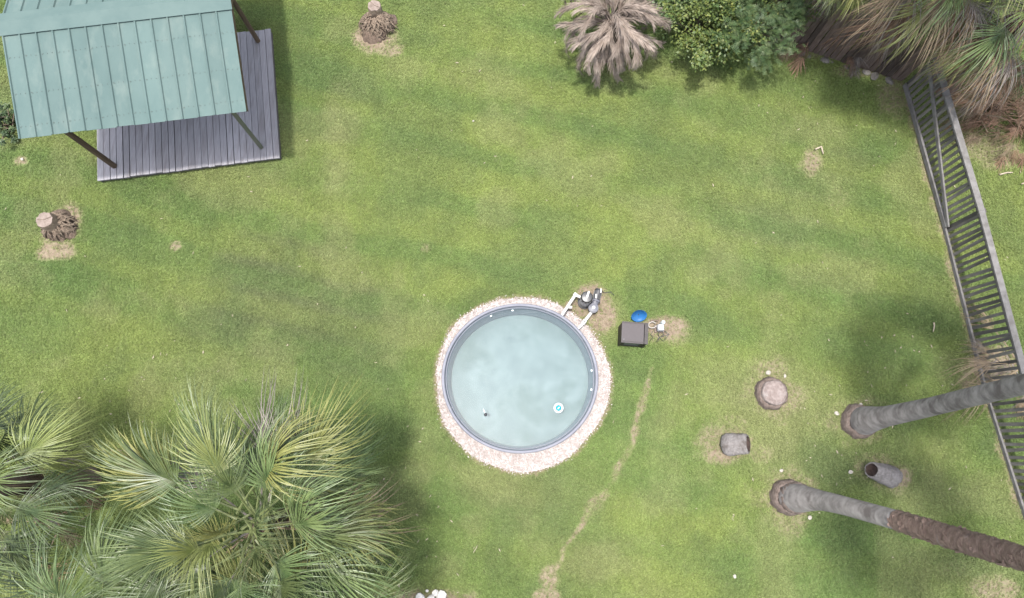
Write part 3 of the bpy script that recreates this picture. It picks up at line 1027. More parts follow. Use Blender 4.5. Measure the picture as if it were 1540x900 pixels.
def make_cabinet():
    q = [P(928.9, 520.8), P(965.3, 523.9), P(966.4, 494.5), P(929.3, 492)]
    c = (q[0] + q[1] + q[2] + q[3]) / 4
    u = ((q[1] - q[0]) + (q[2] - q[3])).normalized()
    v = Vector((-u.y, u.x, 0))
    Wd = ((q[1] - q[0]).length + (q[2] - q[3]).length) / 2
    Dp = ((q[3] - q[0]).length + (q[2] - q[1]).length) / 2
    Hh = .6
    Rm = Matrix((u, v, Vector((0, 0, 1)))).transposed()
    t = thing('storage_cabinet', c, 'dark brown square storage cabinet standing on the lawn beside the pump', 'cabinet')

    def bx(x, y, z, sx, sy, sz): return MB().box(c + u * x + v * y + Vector((0, 0, z)), (sx, sy, sz), Rm)
    th = .025
    bx(-Wd / 2 + th / 2, 0, .29, th, Dp, .56).build('side_panel', M['box_side'], t, c)
    bx(Wd / 2 - th / 2, 0, .29, th, Dp, .56).build('side_panel', M['box_side'], t, c)
    bx(0, Dp / 2 - th / 2, .29, Wd - 2 * th - .002, th, .555).build('back_panel', M['box_side'], t, c)
    bx(0, 0, .02, Wd - 2 * th - .002, Dp - 2 * th - .002, .03).build('bottom_panel', M['box_side'], t, c)
    fr = bx(0, -Dp / 2 + th, .535, Wd - 2 * th - .002, th, .07)
    fr.box(c + u * 0 + v * (-Dp / 2 + th) + Vector((0, 0, .055)), (Wd - 2 * th - .002, th, .09), Rm)
    for s in (-1, 1):
        fr.box(c + u * (s * (Wd / 2 - th - .035)) + v * (-Dp / 2 + th) + Vector((0, 0, .3)), (.065, th, .39), Rm)
    fo = fr.build('front_frame', M['box_side'], t, c)
    bx(0, -Dp / 2 + th + .006, .3, Wd - 2 * th - .14, .012, .39).build('front_panel', M['box_panel'], fo, c)
    lid = bx(-.045, -.005, .588, Wd - .065, Dp + .02, .03).build('lid', M['box_top'], t, c)
    bx(Wd / 2 - .028, -.005, .583, .07, Dp + .024, .034).build('lid_edge', M['box_side'], lid, c)
    bx(-.045, Dp / 2 - .012, .606, Wd - .07, .02, .012).build('lid_lip', M['box_side'], lid, c)
    bx(-.045, -Dp / 2 + .012, .606, Wd - .07, .014, .010).build('lid_lip', M['box_side'], lid, c)
    k = P(973.3, 504, .55)
    MB().lathe(c + u * (Wd / 2) + v * (-.06) + Vector((0, 0, .54)), [(.001, .0), (.014, .0), (.017, .012), (.001, .02)], 10, axis=u).build('latch_knob', M['knob_glint'], t, c, True)
    MB().lathe(c + u * (-Wd / 2 + .035) + v * (-Dp / 2 + .05) + Vector((0, 0, .603)), [(.01, 0), (.008, .006), (.001, .008)], 8).build('lid_screw', M['steel'], lid, c, True)
    # blue dish leaning behind
    p = P(960, 478)
    b = thing('blue_dish', p, 'blue plastic dish on a short dark stem behind the brown cabinet', 'dish')
    ax = Vector((.05, -.80, .62)).normalized()
    pc = P(961, 475, .17)
    dm = MB().lathe(pc, [(.001, -.05), (.07, -.042), (.13, -.015), (.152, .012), (.158, .012), (.135, -.022), (.07, -.052), (.001, -.06)], 32, axis=ax)
    dm.build('dish', M['blue'], b, p, True, 60)
    for s in (-.05, .05):
        MB().beam(pc + Vector((s, 0, -.02)) - ax * .048, pc + Vector((s * 1.9, .04, .07)) - ax * .02, .008, .01).build('rib', M['blue'], b, p)
    MB().tube([pc - ax * .05, Vector((pc.x, pc.y + .02, .08)), Vector((pc.x, pc.y - .01, -.02))], .014, 10).build('stem', M['black_plastic'], b, p, True)
    # little motor with looped hose
    p = P(990, 496)
    mth = thing('small_motor', p, 'small grey motor with looped pale hose on bare soil beside the cabinet', 'motor')
    g = P(991, 495, 0)
    MB().box(g + Vector((0, 0, .02)), (.2, .15, .04)).build('base_plate', M['copper'], mth, p)
    MB().tube([g + Vector((-.07, 0, .12)), g + Vector((-.06, 0, .12)), g + Vector((.06, 0, .12)), g + Vector((.075, 0, .12))], [.055, .072, .072, .05], 20).build('motor_body', M['steel'], mth, p, True, 40)
    MB().box(g + Vector((.0, 0, .2)), (.1, .11, .03)).build('junction_box', M['pale_plastic'], mth, p)
    MB().lathe(g + Vector((.05, .1, 0)), [(.04, .0), (.042, .2), (.03, .24), (.001, .245)], 16).build('pressure_cap', M['float_white'], mth, p, True, 40)
    h0 = P(981, 489, .1)
    hb = MB()
    pts = []
    for k in range(22):
        a = .5 + k / 21 * 5.4
        pts.append(h0 + Vector((math.cos(a) * .075, math.sin(a) * .062, .02 * math.sin(k * .4))))
    hb.tube(pts + [g + Vector((-.06, .02, .12))], .012, 8)
    hb.build('hose_loop', M['hose'], mth, p, True)
    MB().tube([h0 + Vector((-.05, .07, .02)), h0 + Vector((.03, .09, .04)), h0 + Vector((.13, .08, .06))], .012, 8).build('bracket_pipe', M['copper'], mth, p, True)
    rr = random.Random(2)
    for k in range(5):
        s = g + Vector((rr.uniform(-.15, .1), -.06, .09))
        pts = [s, s + Vector((rr.uniform(-.05, .1), -.06, -.03)), s + Vector((rr.uniform(-.12, .16), -.12, -.07)), s + Vector((rr.uniform(-.2, .22), -.17 - rr.random() * .06, -.085))]
        MB().tube(pts, .006, 6).build('wire', M['black_plastic'], mth, p, True)


make_cabinet()


# ------------------------------------------------------------------ stumps
def rough_mound(mb, c, rx, ry, h, seed, n=36, rings=12, amp=.25, top=.0):
    rr = np.random.default_rng(seed)
    ph = rr.uniform(0, 6.28, 8)
    vs, fs = [], []
    for i in range(rings + 1):
        f = i / rings
        for k in range(n):
            a = 2 * math.pi * k / n
            wob = 1 + amp * .35 * (math.sin(2 * a + ph[0]) + .7 * math.sin(3 * a + ph[1]) + .5 * math.sin(7 * a + ph[2]))
            r = (1 - f) * (1 - top) + top
            zz = h * (1 - (1 - f) ** 2.2) + (rr.random() - .5) * amp * .22 * (0.3 + f * .7) * (1 if 0 < i else 0)
            jit = 1 + (rr.random() - .5) * amp * .5
            vs.append(Vector((c.x + math.cos(a) * rx * r * wob * jit, c.y + math.sin(a) * ry * r * wob * jit, -.03 + max(0, zz) if i else -.04)))
    for i in range(rings):
        for k in range(n):
            k2 = (k + 1) % n
            fs.append((i * n + k, i * n + k2, (i + 1) * n + k2, (i + 1) * n + k))
    fs.append(tuple(rings * n + k for k in range(n)))
    mb.add(vs, fs)


def root_strands(c, rx, ry, h, count, seed):
    rr = random.Random(seed)
    mb = MB()
    for k in range(count):
        a = rr.uniform(0, 6.28)
        f0 = rr.uniform(.1, .75)
        pts = []
        for j in range(4):
            f = f0 + j * rr.uniform(.06, .14)
            a += rr.uniform(-.25, .25)
            z = h * max(0, 1 - f ** 2.2) + rr.uniform(.0, .05) * (1 - f * .5)
            pts.append(c + Vector((math.cos(a) * rx * f, math.sin(a) * ry * f, max(z, .005))))
        mb.tube(pts, [rr.uniform(.007, .016)] * 3 + [.004], 5)
    return mb


def make_cut_stump(px, py, tx, ty, rpx, rypx, toppx, hh, label, seed):
    """Root mass centred at (px,py) with a sawn stub whose face shows at (tx,ty)."""
    c = P(px, py)
    t = thing('palm_stump', c, label, 'tree stump', 'sawn palm stumps with root mounds')
    mb = MB()
    rough_mound(mb, c, rpx / PX, rypx / PX, hh * .62, seed, amp=.4)
    mb.build('root_mound', M['root'], t, c, True)
    s = P(tx, ty, hh)
    b = Vector((s.x * .75 + c.x * .25, s.y * .75 + c.y * .25, 0))
    r = toppx / (F / (H - hh))
    axis = (s - b)
    rr = random.Random(seed)
    n = 22
    wob = [1 + .16 * (rr.random() - .5) for _ in range(n)]
    stub = MB()
    rings = [(0, 1.25), (.5, 1.1), (.93, 1.02), (1, .97)]
    vs, fs = [], []
    for f, k in rings:
        for i in range(n):
            a = 2 * math.pi * i / n
            vs.append(b + axis * f + Vector((math.cos(a), math.sin(a) * .92, 0)) * (r * k * wob[i]))
    for j in range(len(rings) - 1):
        for i in range(n):
            i2 = (i + 1) % n
            fs.append((j * n + i, j * n + i2, (j + 1) * n + i2, (j + 1) * n + i))
    stub.add(vs, fs).build('stub', M['root_grey'], t, c, True, 50)
    face = MB()
    vs = [s + Vector((0, 0, .012))]
    for f in (.5, .97):
        for i in range(n):
            a = 2 * math.pi * i / n
            vs.append(s + Vector((math.cos(a) * r * f * wob[i], math.sin(a) * .92 * r * f * wob[i], .004 + rr.uniform(0, .012))))
    fs = [(0, 1 + i, 1 + (i + 1) % n) for i in range(n)] + [(1 + i, 1 + n + i, 1 + n + (i + 1) % n, 1 + (i + 1) % n) for i in range(n)]
    fo = face.add(vs, fs).build('cut_face', M['cut_wood'], t, c)
    crk = MB()
    for k in range(2):
        a = seed + k * 2.7
        e = s + Vector((math.cos(a) * r * .85, math.sin(a) * r * .8, .018))
        crk.beam(s + Vector((0, 0, .018)), e, .008, .006)
    crk.build('crack', M['root'], fo, c)
    o = root_strands(c, rpx / PX, rypx / PX, hh * .7, 220, seed).build('roots', M['root_grey'], t, c, True)
    o['kind'] = 'stuff'


make_cut_stump(568, 40, 563, 9, 33, 27, 11.5, .5, 'sawn palm stump with brown root mound by the top edge', 31)
make_cut_stump(90, 341, 67, 331, 29, 25, 13.5, .45, 'pale-topped sawn stump with matted roots left of the deck', 57)


def make_round_stump():
    c = P(1159, 592)
    t = thing('round_stump', c, 'low round flat-topped palm stump with grey-pink cut face', 'tree stump')
    MB().lathe(c, [(.33, -.04), (.32, .01), (.315, .05), (.31, .09), (.30, .12), (.27, .15), (.24, .155)], 44, wob=.14, seed=3, jit=.08).build('collar', M['collar'], t, c, True)
    s = MB().lathe(c, [(.25, .1), (.245, .16), (.242, .22), (.232, .242), (.212, .25), (.2, .232), (.14, .234), (.07, .23), (.001, .228)], 44, wob=.07, seed=4, jit=.05)
    s.build('cut_face', M['cut_grey'], t, c, True, 60)


make_round_stump()


def make_log(pb, pt, zb, zt, rb, rt, label, seed, deep):
    a, b = P(*pb, zb), P(*pt, zt)
    t = thing('leaning_stump', Vector((a.x, a.y, 0)), label, 'tree stump')
    o = Vector((a.x, a.y, 0))
    d = (b - a).normalized()
    L = (b - a).length
    n = 28
    prof = [(.001, -.17), (rb * .55, -.16), (rb * .9, -.12), (rb * 1.08, -.04)] + [(rb * 1.08 + (rt - rb * 1.08) * f, L * f) for f in (.1, .22, .35, .48, .6, .72, .84, .94)] + [(rt * .97, L), (rt * .8, L + .004)]
    MB().lathe(a, prof, n, wob=.22, seed=seed, axis=d, jit=.09).build('shell', M['log'], t, o, True, 50)
    MB().lathe(a, [(rt * .81, L + .002), (rt * .74, L - deep * .5), (rt * .6, L - deep), (.001, L - deep)], n, wob=.22, seed=seed, axis=d).build('hollow', M['hollow'], t, o, True, 60)


make_log((1098, 669), (1125, 668), .1, .28, .2, .185, 'grey stump section leaning right on dry soil below the round stump', 5, .2)
make_log((1338, 716), (1311, 707), .02, .34, .2, .15, 'leaning grey stump with dark hollow top between the two palm trunks', 6, .12)


# ------------------------------------------------------------------ fan palms
def fan_frond(seed, Lp=1.05, Lb=1.15, A=82, N=54, droop=.35, curl=.25, wmax=.0118, fold=.55, ragged=.0):
    """A petiole along +X with a costapalmate fan of folded leaflets; blade normal +Z."""
    rr = random.Random(seed)
    pet, leaf = MB(), MB()
    sag = .12 * Lp
    pts = [Vector((Lp * f, 0, -sag * f * f)) for f in (0, .25, .5, .75, 1)]
    pet.tube(pts, [.028, .02, .016, .013, .011], 5)
    hub = pts[-1]
    A = R(A)
    costa = .33 * Lb
    for i in range(N):
        f = -1 + 2 * (i + .5) / N
        a = f * A + rr.uniform(-.05, .05)
        l = Lb * (1 - .3 * f * f) * rr.uniform(.86, 1.06)
        if rr.random() < ragged: l *= rr.uniform(.35, .8)
        cx = costa * (1 - abs(f)) * .9
        p0 = hub + Vector((cx, 0, -droop * .35 * (cx ** 2) / Lb))
        d = Vector((math.cos(a), math.sin(a), .0))
        side0 = Vector((-math.sin(a), math.cos(a), 0))
        dr = droop * rr.uniform(.6, 1.5)
        tipd = curl * rr.uniform(.1, 2.6)
        tw = rr.uniform(-.7, .7)
        lift = .12 * abs(f) + rr.uniform(-.06, .08)
        sidew = rr.uniform(-.2, .2)
        base = len(leaf.v)
        st = (0, .18, .4, .62, .82, 1)
        ws = (.25, .75, 1, .8, .5, .06)
        for s, wf in zip(st, ws):
            z = lift * l * s - dr * l * s * s - tipd * l * max(0, s - .55) ** 2 * 2.2
            q = p0 + d * (l * s * (1 - .12 * s * tipd)) + side0 * (sidew * l * s * s) + Vector((0, 0, z))
            an = tw * s
            sd_ = side0 * math.cos(an) + Vector((0, 0, math.sin(an)))
            hw = wmax * wf
            up = Vector((0, 0, 1))
            leaf.v += [tuple(q - sd_ * hw + up * hw * fold), tuple(q), tuple(q + sd_ * hw + up * hw * fold)]
        for k in range(5):
            o = base + k * 3
            leaf.f += [(o, o + 1, o + 4, o + 3), (o + 1, o + 2, o + 5, o + 4)]
    return pet, leaf


def to_mesh(name, pet, leaf, mleaf, mpet):
    me = bpy.data.meshes.new(name)
    n = len(pet.v)
    me.from_pydata(pet.v + leaf.v, [], pet.f + [tuple(i + n for i in f) for f in leaf.f])
    me.materials.append(mleaf)
    me.materials.append(mpet)
    me.polygons.foreach_set('material_index', [1] * len(pet.f) + [0] * len(leaf.f))
    me.polygons.foreach_set('use_smooth', [False] * len(me.polygons))
    return me


FAN = {}
FAN['a'] = [to_mesh('frond', *fan_frond(100 + k, droop=.12 + .09 * k, curl=.2 + .1 * k, A=72 + 5 * (k % 4)), M['palm_a'], M['petiole']) for k in range(6)]
FAN['b'] = [to_mesh('frond', *fan_frond(120 + k, droop=.14 + .1 * k, curl=.25 + .1 * k, A=66 + 6 * (k % 4)), M['palm_b'], M['petiole']) for k in range(5)]
FAN['tan'] = [to_mesh('dead_frond', *fan_frond(140 + k, droop=.5 + .1 * k, curl=.6, A=50 + 6 * k, N=30, wmax=.0105, ragged=.35), M['dead_tan'], M['dead_tan']) for k in range(3)]
FAN['red'] = [to_mesh('dead_frond', *fan_frond(150 + k, droop=.5 + .1 * k, curl=.7, A=46 + 6 * k, N=30, wmax=.0105, ragged=.35), M['dead_red'], M['dead_red']) for k in range(3)]
FAN['grey'] = [to_mesh('dead_frond', *fan_frond(160 + k, droop=.4 + .12 * k, curl=.8, A=48 + 8 * k, N=26, wmax=.008, ragged=.45), M['dead_grey'], M['dead_grey']) for k in range(3)]


def trunk_mesh(path, radii, n, seed, lump=.06, steps=10, rings=1):
    """Smooth path resampled with ring scars."""
    pts, rad = [], []
    for i in range(len(path) - 1):
        for k in range(steps):
            f = k / steps
            p0, p1, p2, p3 = path[max(i - 1, 0)], path[i], path[i + 1], path[min(i + 2, len(path) - 1)]
            pts.append(.5 * ((2 * p1) + (p2 - p0) * f + (2 * p0 - 5 * p1 + 4 * p2 - p3) * f * f + (3 * p1 - p0 - 3 * p2 + p3) * f ** 3))
            rad.append(radii[i] * (1 - f) + radii[i + 1] * f)
    pts.append(path[-1])
    rad.append(radii[-1])
    rr = random.Random(seed)
    rad = [r * (1 + min(lump, .05) * (rr.random() - .5)) for r in rad]
    return MB().tube(pts, rad, n, True, wob=lump, seed=seed)


def make_palm(px, py, zc, nf, label, seed, sets, group, scl=1.0, *, dead=(), ncrown_low=-25, base_off=(0, 0), az_lim=None, name='fan_palm', jit=.08):
    top = P(px, py, zc)
    base = Vector((top.x + base_off[0], top.y + base_off[1], 0))
    t = thing(name, base, label, 'palm tree', group)
    path = [base - Vector((0, 0, .05)), base.lerp(top, .15), base.lerp(top, .5), base.lerp(top, .8), base.lerp(top, .93)]
    trunk_mesh(path, [.27, .2, .17, .17, .08], 16, seed, .12).build('trunk', M['trunk_brown'], t, base, True)
    rr = random.Random(seed)
    rel = top - base
    ga = 2.399963
    for k in range(nf):
        f = (k + .5) / nf
        el = R(78 + (ncrown_low - 78) * f ** .85 + rr.uniform(-7, 7))
        az = k * ga + rr.uniform(-.25, .25)
        st = rr.choice(sets)
        me = rr.choice(FAN[st])
        off = Vector((math.cos(az), math.sin(az), 0)) * .06 + Vector((rr.uniform(-1, 1), rr.uniform(-1, 1), rr.uniform(-.5, .5))) * jit
        young = .5 + .5 * min(1, f * 3.2)
        if rr.random() < .15: young *= .75
        part_copy(me, t, rel + off + Vector((0, 0, .12 - .35 * f)), (rr.uniform(-.7, .7), -el, az), scl * rr.uniform(.85, 1.08) * young, 'frond')
    for (st, count, e0, e1) in dead:
        for k in range(count):
            az = rr.uniform(0, 6.283) if az_lim is None else rr.uniform(*az_lim)
            el = R(rr.uniform(e0, e1))
            part_copy(rr.choice(FAN[st]), t, rel + Vector((math.cos(az) * .1, math.sin(az) * .1, -.35)), (rr.uniform(-.5, .5), -el, az), scl * rr.uniform(.8, 1.05), 'dead_frond')
    return t


G1 = 'fan palms in the lower left corner'
make_palm(378, 795, 3.3, 58, 'large bushy grey-green fan palm left of the pool', 41, ['a', 'a', 'a', 'a', 'a', 'a', 'b'], G1, .92, ncrown_low=-35, dead=(('grey', 5, -15, 25), ('tan', 4, -20, 20)), jit=.26)
make_palm(-50, 735, 3.1, 34, 'fan palm at the left edge of the lawn', 43, ['a', 'a', 'b'], G1, .82, ncrown_low=-62, dead=(('tan', 6, -70, -25), ('grey', 3, -60, -20)))
make_palm(150, 965, 2.7, 34, 'fan palm in the bottom left corner below the big palm', 47, ['a', 'a'], G1, .85, ncrown_low=-50, dead=(('grey', 3, -40, 0),))
make_palm(440, 985, 2.7, 28, 'fan palm at the bottom edge beside the big palm', 49, ['a', 'a', 'b'], G1, .95)
G2 = 'fan palms behind the fence in the upper right'
make_palm(1450, -75, 3.4, 28, 'yellow-green fan palm hanging over the dark board fence', 53, ['b', 'b', 'a'], G2, .78, dead=(('tan', 14, -55, 15), ('grey', 10, -35, 25), ('red', 10, -60, 5)), az_lim=(-3.0, -.2))
make_palm(1585, -10, 3.2, 28, 'green fan palm with russet dead skirt in the upper right corner', 59, ['b', 'a'], G2, .8, dead=(('red', 18, -60, 0), ('tan', 8, -45, 10), ('grey', 5, -30, 10)), az_lim=(-3.3, -.9))
make_palm(1285, -115, 2.8, 34, 'fan palm mostly beyond the top edge behind the board fence', 61, ['b', 'a'], G2, .7, dead=(('tan', 6, -55, -15), ('grey', 3, -30, 0)), az_lim=(-2.6, -.5))

_top, _base = P(1545, -215, 5.6), P(1400, 45)
make_palm(1545, -215, 5.6, 30, 'tall palm trunk rising out of the frame behind the fence corner', 63, ['a', 'b'], G2, .74, base_off=(_base.x - _top.x, _base.y - _top.y))

# ------------------------------------------------------------------ two tall palms on the lawn
def make_tall_palm(label, base_px, knots, brown_from, seed, collar2):
    b = P(*base_px)
    t = thing('tall_palm', b, label, 'palm tree', 'tall palms on the lawn')
    MB().lathe(b, [(.36, -.05), (.35, .0), (.345, .05), (.338, .1), (.325, .14), (.30, .19), (.27, .21)], 44, wob=.16, seed=seed, jit=.07).build('collar', M['collar'], t, b, True)
    if collar2:
        MB().lathe(b + Vector((.07, -.0, 0)), [(.3, .13), (.298, .19), (.292, .25), (.275, .3), (.24, .32)], 44, wob=.14, seed=seed + 1, jit=.07).build('collar', M['collar'], t, b, True)
    pts = [b + Vector((.03, 0, .1))] + [P(x, y, z) for x, y, z, r in knots]
    rads = [.29] + [r for *_, r in knots]
    k = brown_from
    if k < len(pts):
        trunk_mesh(pts[:k + 1], rads[:k + 1], 28, seed, .0, 10).build('trunk', M['trunk'], t, b, True)
        trunk_mesh(pts[k:], [r * 1.04 for r in rads[k:]], 28, seed + 3, .16, 30).build('upper_trunk', M['trunk_brown'], t, b, True)
        # peeling leaf-base fibres
        rr = random.Random(seed)
        fb = MB()
        for q in range(320):
            i = rr.randrange(k, len(pts) - 1)
            f = rr.random()
            c = pts[i].lerp(pts[i + 1], f)
            ax = (pts[i + 1] - pts[i]).normalized()
            x = ax.orthogonal().normalized()
            x.rotate(Matrix.Rotation(rr.uniform(0, 6.283), 3, ax))
            y = ax.cross(x)
            r = (rads[i] * (1 - f) + rads[i + 1] * f) * 1.06
            l = rr.uniform(.05, .13)
            w_ = rr.uniform(.02, .05)
            p0 = c + x * r
            p1 = p0 - ax * l * rr.uniform(-.4, 1) + x * rr.uniform(.0, .03) + y * rr.uniform(-.06, .06)
            fb.add([p0 - y * w_, p0 + y * w_, p1 + y * w_ * .4, p1 - y * w_ * .4], [(0, 1, 2, 3)])
        o = fb.build('fibres', M['trunk_brown'], t, b)
        o['kind'] = 'stuff'
    else:
        trunk_mesh(pts, rads, 28, seed, .0, 10).build('trunk', M['trunk'], t, b, True)
    top = pts[-1]
    rr = random.Random(seed)
    rel = top - b
    for j in range(26):
        f = (j + .5) / 26
        el = R(75 - 95 * f + rr.uniform(-6, 6))
        az = j * 2.399963
        part_copy(rr.choice(FAN['a']), t, rel + Vector((0, 0, .1 - .3 * f)), (rr.uniform(-.3, .3), -el, az), rr.uniform(.7, .85), 'frond')


make_tall_palm('tall palm with smooth grey trunk leaning over the picket fence', (1291, 634),
               [(1308, 631, .45, .25), (1335, 626, 1.05, .185), (1400, 612, 2.2, .155), (1470, 595, 3.35, .145), (1545, 577, 4.35, .14), (1700, 535, 6.0, .13), (1960, 440, 7.7, .12)], 99, 71, False)
make_tall_palm('tall palm with brown fibrous upper trunk near the lower right corner', (1186, 748),
               [(1208, 750, .5, .245), (1235, 753, 1.05, .175), (1274, 762, 1.8, .155), (1350, 783, 2.9, .15), (1440, 811, 4.0, .15), (1545, 842, 5.0, .145), (1700, 890, 6.2, .14), (1960, 965, 7.6, .125)], 4, 73, True)


# ------------------------------------------------------------------ dead date palm
def plume(seed, L=1.35, arch=.5, droop=1.0):
    rr = random.Random(seed)
    rach, leaf = MB(), MB()
    pts = []
    x = z = 0
    ang = arch
    n = 14
    for k in range(n + 1):
        pts.append(Vector((x, .05 * math.sin(k * .5 + seed), z)))
        ang -= droop * 1.9 / n * (.5 + k / n)
        x += L / n * math.cos(ang)
        z += L / n * math.sin(ang)
    rach.tube(pts, [.018 - .014 * k / n for k in range(n + 1)], 5)
    for side in (-1, 1):
        for k in range(64):
            f = .14 + .86 * (k + rr.random() * .6) / 64
            i = min(int(f * n), n - 1)
            p = pts[i].lerp(pts[i + 1], f * n - i)
            t = (pts[i + 1] - pts[i]).normalized()
            sd_ = Vector((0, side, 0))
            nn = t.cross(Vector((0, 1, 0)))
            if nn.z < 0: nn = -nn
            l = .25 * math.sin(math.pi * (.15 + .8 * f)) ** .7 * rr.uniform(.75, 1.15)
            fw = rr.uniform(1.0, 1.9)
            d = (t * fw + sd_ * rr.uniform(.3, .75) + nn * rr.uniform(-.3, .45)).normalized()
            hw = rr.uniform(.004, .007)
            b0 = len(leaf.v)
            wv = d.cross(nn).normalized()
            for s, ww in ((0, .7), (.45, 1), (1, .12)):
                q = p + d * (l * s) + Vector((0, 0, -.35 * l * s * s))
                leaf.v += [tuple(q - wv * hw * ww), tuple(q + wv * hw * ww)]
            leaf.f += [(b0, b0 + 1, b0 + 3, b0 + 2), (b0 + 2, b0 + 3, b0 + 5, b0 + 4)]
    return rach, leaf


def make_dead_palm():
    top = P(921, 30, 1.25)
    base = Vector((top.x, top.y, 0))
    t = thing('dead_date_palm', base, 'dead date palm with drooping grey-beige feathery fronds', 'palm tree')
    trunk_mesh([base - Vector((0, 0, .05)), base + Vector((0, 0, .6)), top], [.24, .2, .14], 14, 3, .14).build('trunk', M['trunk_brown'], t, base, True)
    vs = [to_mesh('frond', *plume(300 + k, 1.3 + .08 * k, .25 + .12 * k, 1.0 + .12 * k), M['dead_palm'], M['dead_palm']) for k in range(5)]
    rr = random.Random(8)
    rel = top - base
    for k in range(72):
        f = (k + .5) / 72
        az = k * 2.399963 + rr.uniform(-.2, .2)
        el = R(58 - 82 * f + rr.uniform(-8, 8))
        part_copy(rr.choice(vs), t, rel + Vector((math.cos(az) * .05, math.sin(az) * .05, .05 - .25 * f)), (rr.uniform(-.5, .5), -el, az), rr.uniform(.8, 1.06), 'frond')


make_dead_palm()


# ------------------------------------------------------------------ shrubs
def make_shrub(px, py, zc, rx, ry, rz, nleaf, mt, label, seed, lsize=.05, feather=False, nclump=40):
    c = P(px, py, zc)
    base = Vector((c.x, c.y, 0))
    t = thing('shrub', base, label, 'shrub', 'leafy shrubs')
    rr = random.Random(seed)
    st = MB()
    clumps = []
    for k in range(nclump):
        th, ph = rr.uniform(0, 6.283), math.acos(rr.uniform(-.55, 1))
        r = rr.uniform(.45, 1.3)
        q = c + Vector((math.cos(th) * math.sin(ph) * rx * r, math.sin(th) * math.sin(ph) * ry * r, math.cos(ph) * rz * r))
        q.z = max(q.z, .12)
        clumps.append((q, rr.uniform(.16, .34) * min(rx, ry)))
        m1 = base.lerp(q, .5) + Vector((rr.uniform(-.1, .1), rr.uniform(-.1, .1), .1))
        st.tube([base + Vector((rr.uniform(-.08, .08), rr.uniform(-.08, .08), 0)), m1, q], [.022, .014, .005], 5)
    st.build('stems', M['stem'], t, base, True)
    lf = MB()
    for k in range(nleaf):
        q, cr = clumps[k % nclump]
        g = Vector((rr.gauss(0, 1), rr.gauss(0, 1), rr.gauss(0, .8))) * cr * .62
        p = q + g
        if p.z < .05: continue
        d = (Vector((rr.uniform(-1, 1), rr.uniform(-1, 1), rr.uniform(-.7, .5))) + (p - c) * .8).normalized()
        s = lsize * rr.uniform(.6, 1.4)
        sd_ = d.cross(Vector((rr.uniform(-.6, .6), rr.uniform(-.6, .6), 1))).normalized()
        if feather:
            for j in range(5):
                e = p + d * (s * j * .55)
                for sg in (-1, 1):
                    tip = e + (sd_ * sg + d * .6) * s * .8
                    lf.add([e, e + d * s * .28, tip + d * s * .1, tip], [(0, 1, 2, 3)])
        else:
            lf.add([p, p + d * s * .5 + sd_ * s * .3, p + d * s, p + d * s * .5 - sd_ * s * .3], [(0, 1, 2, 3)])
    o = lf.build('foliage', mt, t, base)
    o['kind'] = 'stuff'


make_shrub(1062, 22, .95, .85, .85, .75, 11000, M['leaf_yellow'], 'yellow-green leafy shrub beside the dead date palm', 81, .06)
make_shrub(1128, 22, .9, .8, .95, .7, 3200, M['leaf_blue'], 'feathery blue-green shrub between the yellow shrub and the board fence', 83, .05, True, 46)
make_shrub(1010, -15, .8, .6, .6, .6, 5000, M['leaf_dark'], 'dark green shrub at the top edge behind the dead palm', 85, .06)
make_shrub(1185, -30, 1.2, .7, .7, .7, 7000, M['leaf_yellow'], 'bright green shrub at the top edge beside the board fence', 87, .055)
make_shrub(9, 186, .22, .2, .4, .2, 2200, M['leaf_dark'], 'low dark shrub half under the left end of the green roof', 89, .045, nclump=22)


# ------------------------------------------------------------------ fences
def fence_run(t, a, b, h, org, pitch=.128, wd=.062, th=.022, m='fence', lean=0.02, seed=1, cap=True, jag=.01, skip=0.0, zb=.04):
    rr = random.Random(seed)
    d = (b - a)
    L = d.length
    d.normalize()
    nrm = Vector((-d.y, d.x, 0))
    n = max(1, int(L / pitch))
    for k in range(n):
        if rr.random() < skip: continue
        s = (k + .5) * L / n
        p = a + d * s
        hh = h + rr.uniform(-jag, jag)
        p0 = p + Vector((0, 0, zb))
        p1 = p + d * rr.uniform(-lean, lean) + nrm * rr.uniform(-lean, lean) * .5 + Vector((0, 0, hh))
        MB().beam(p0, p1, wd * rr.uniform(.9, 1.1), th, nrm).build('slat', M[m], t, org)
    return d, nrm


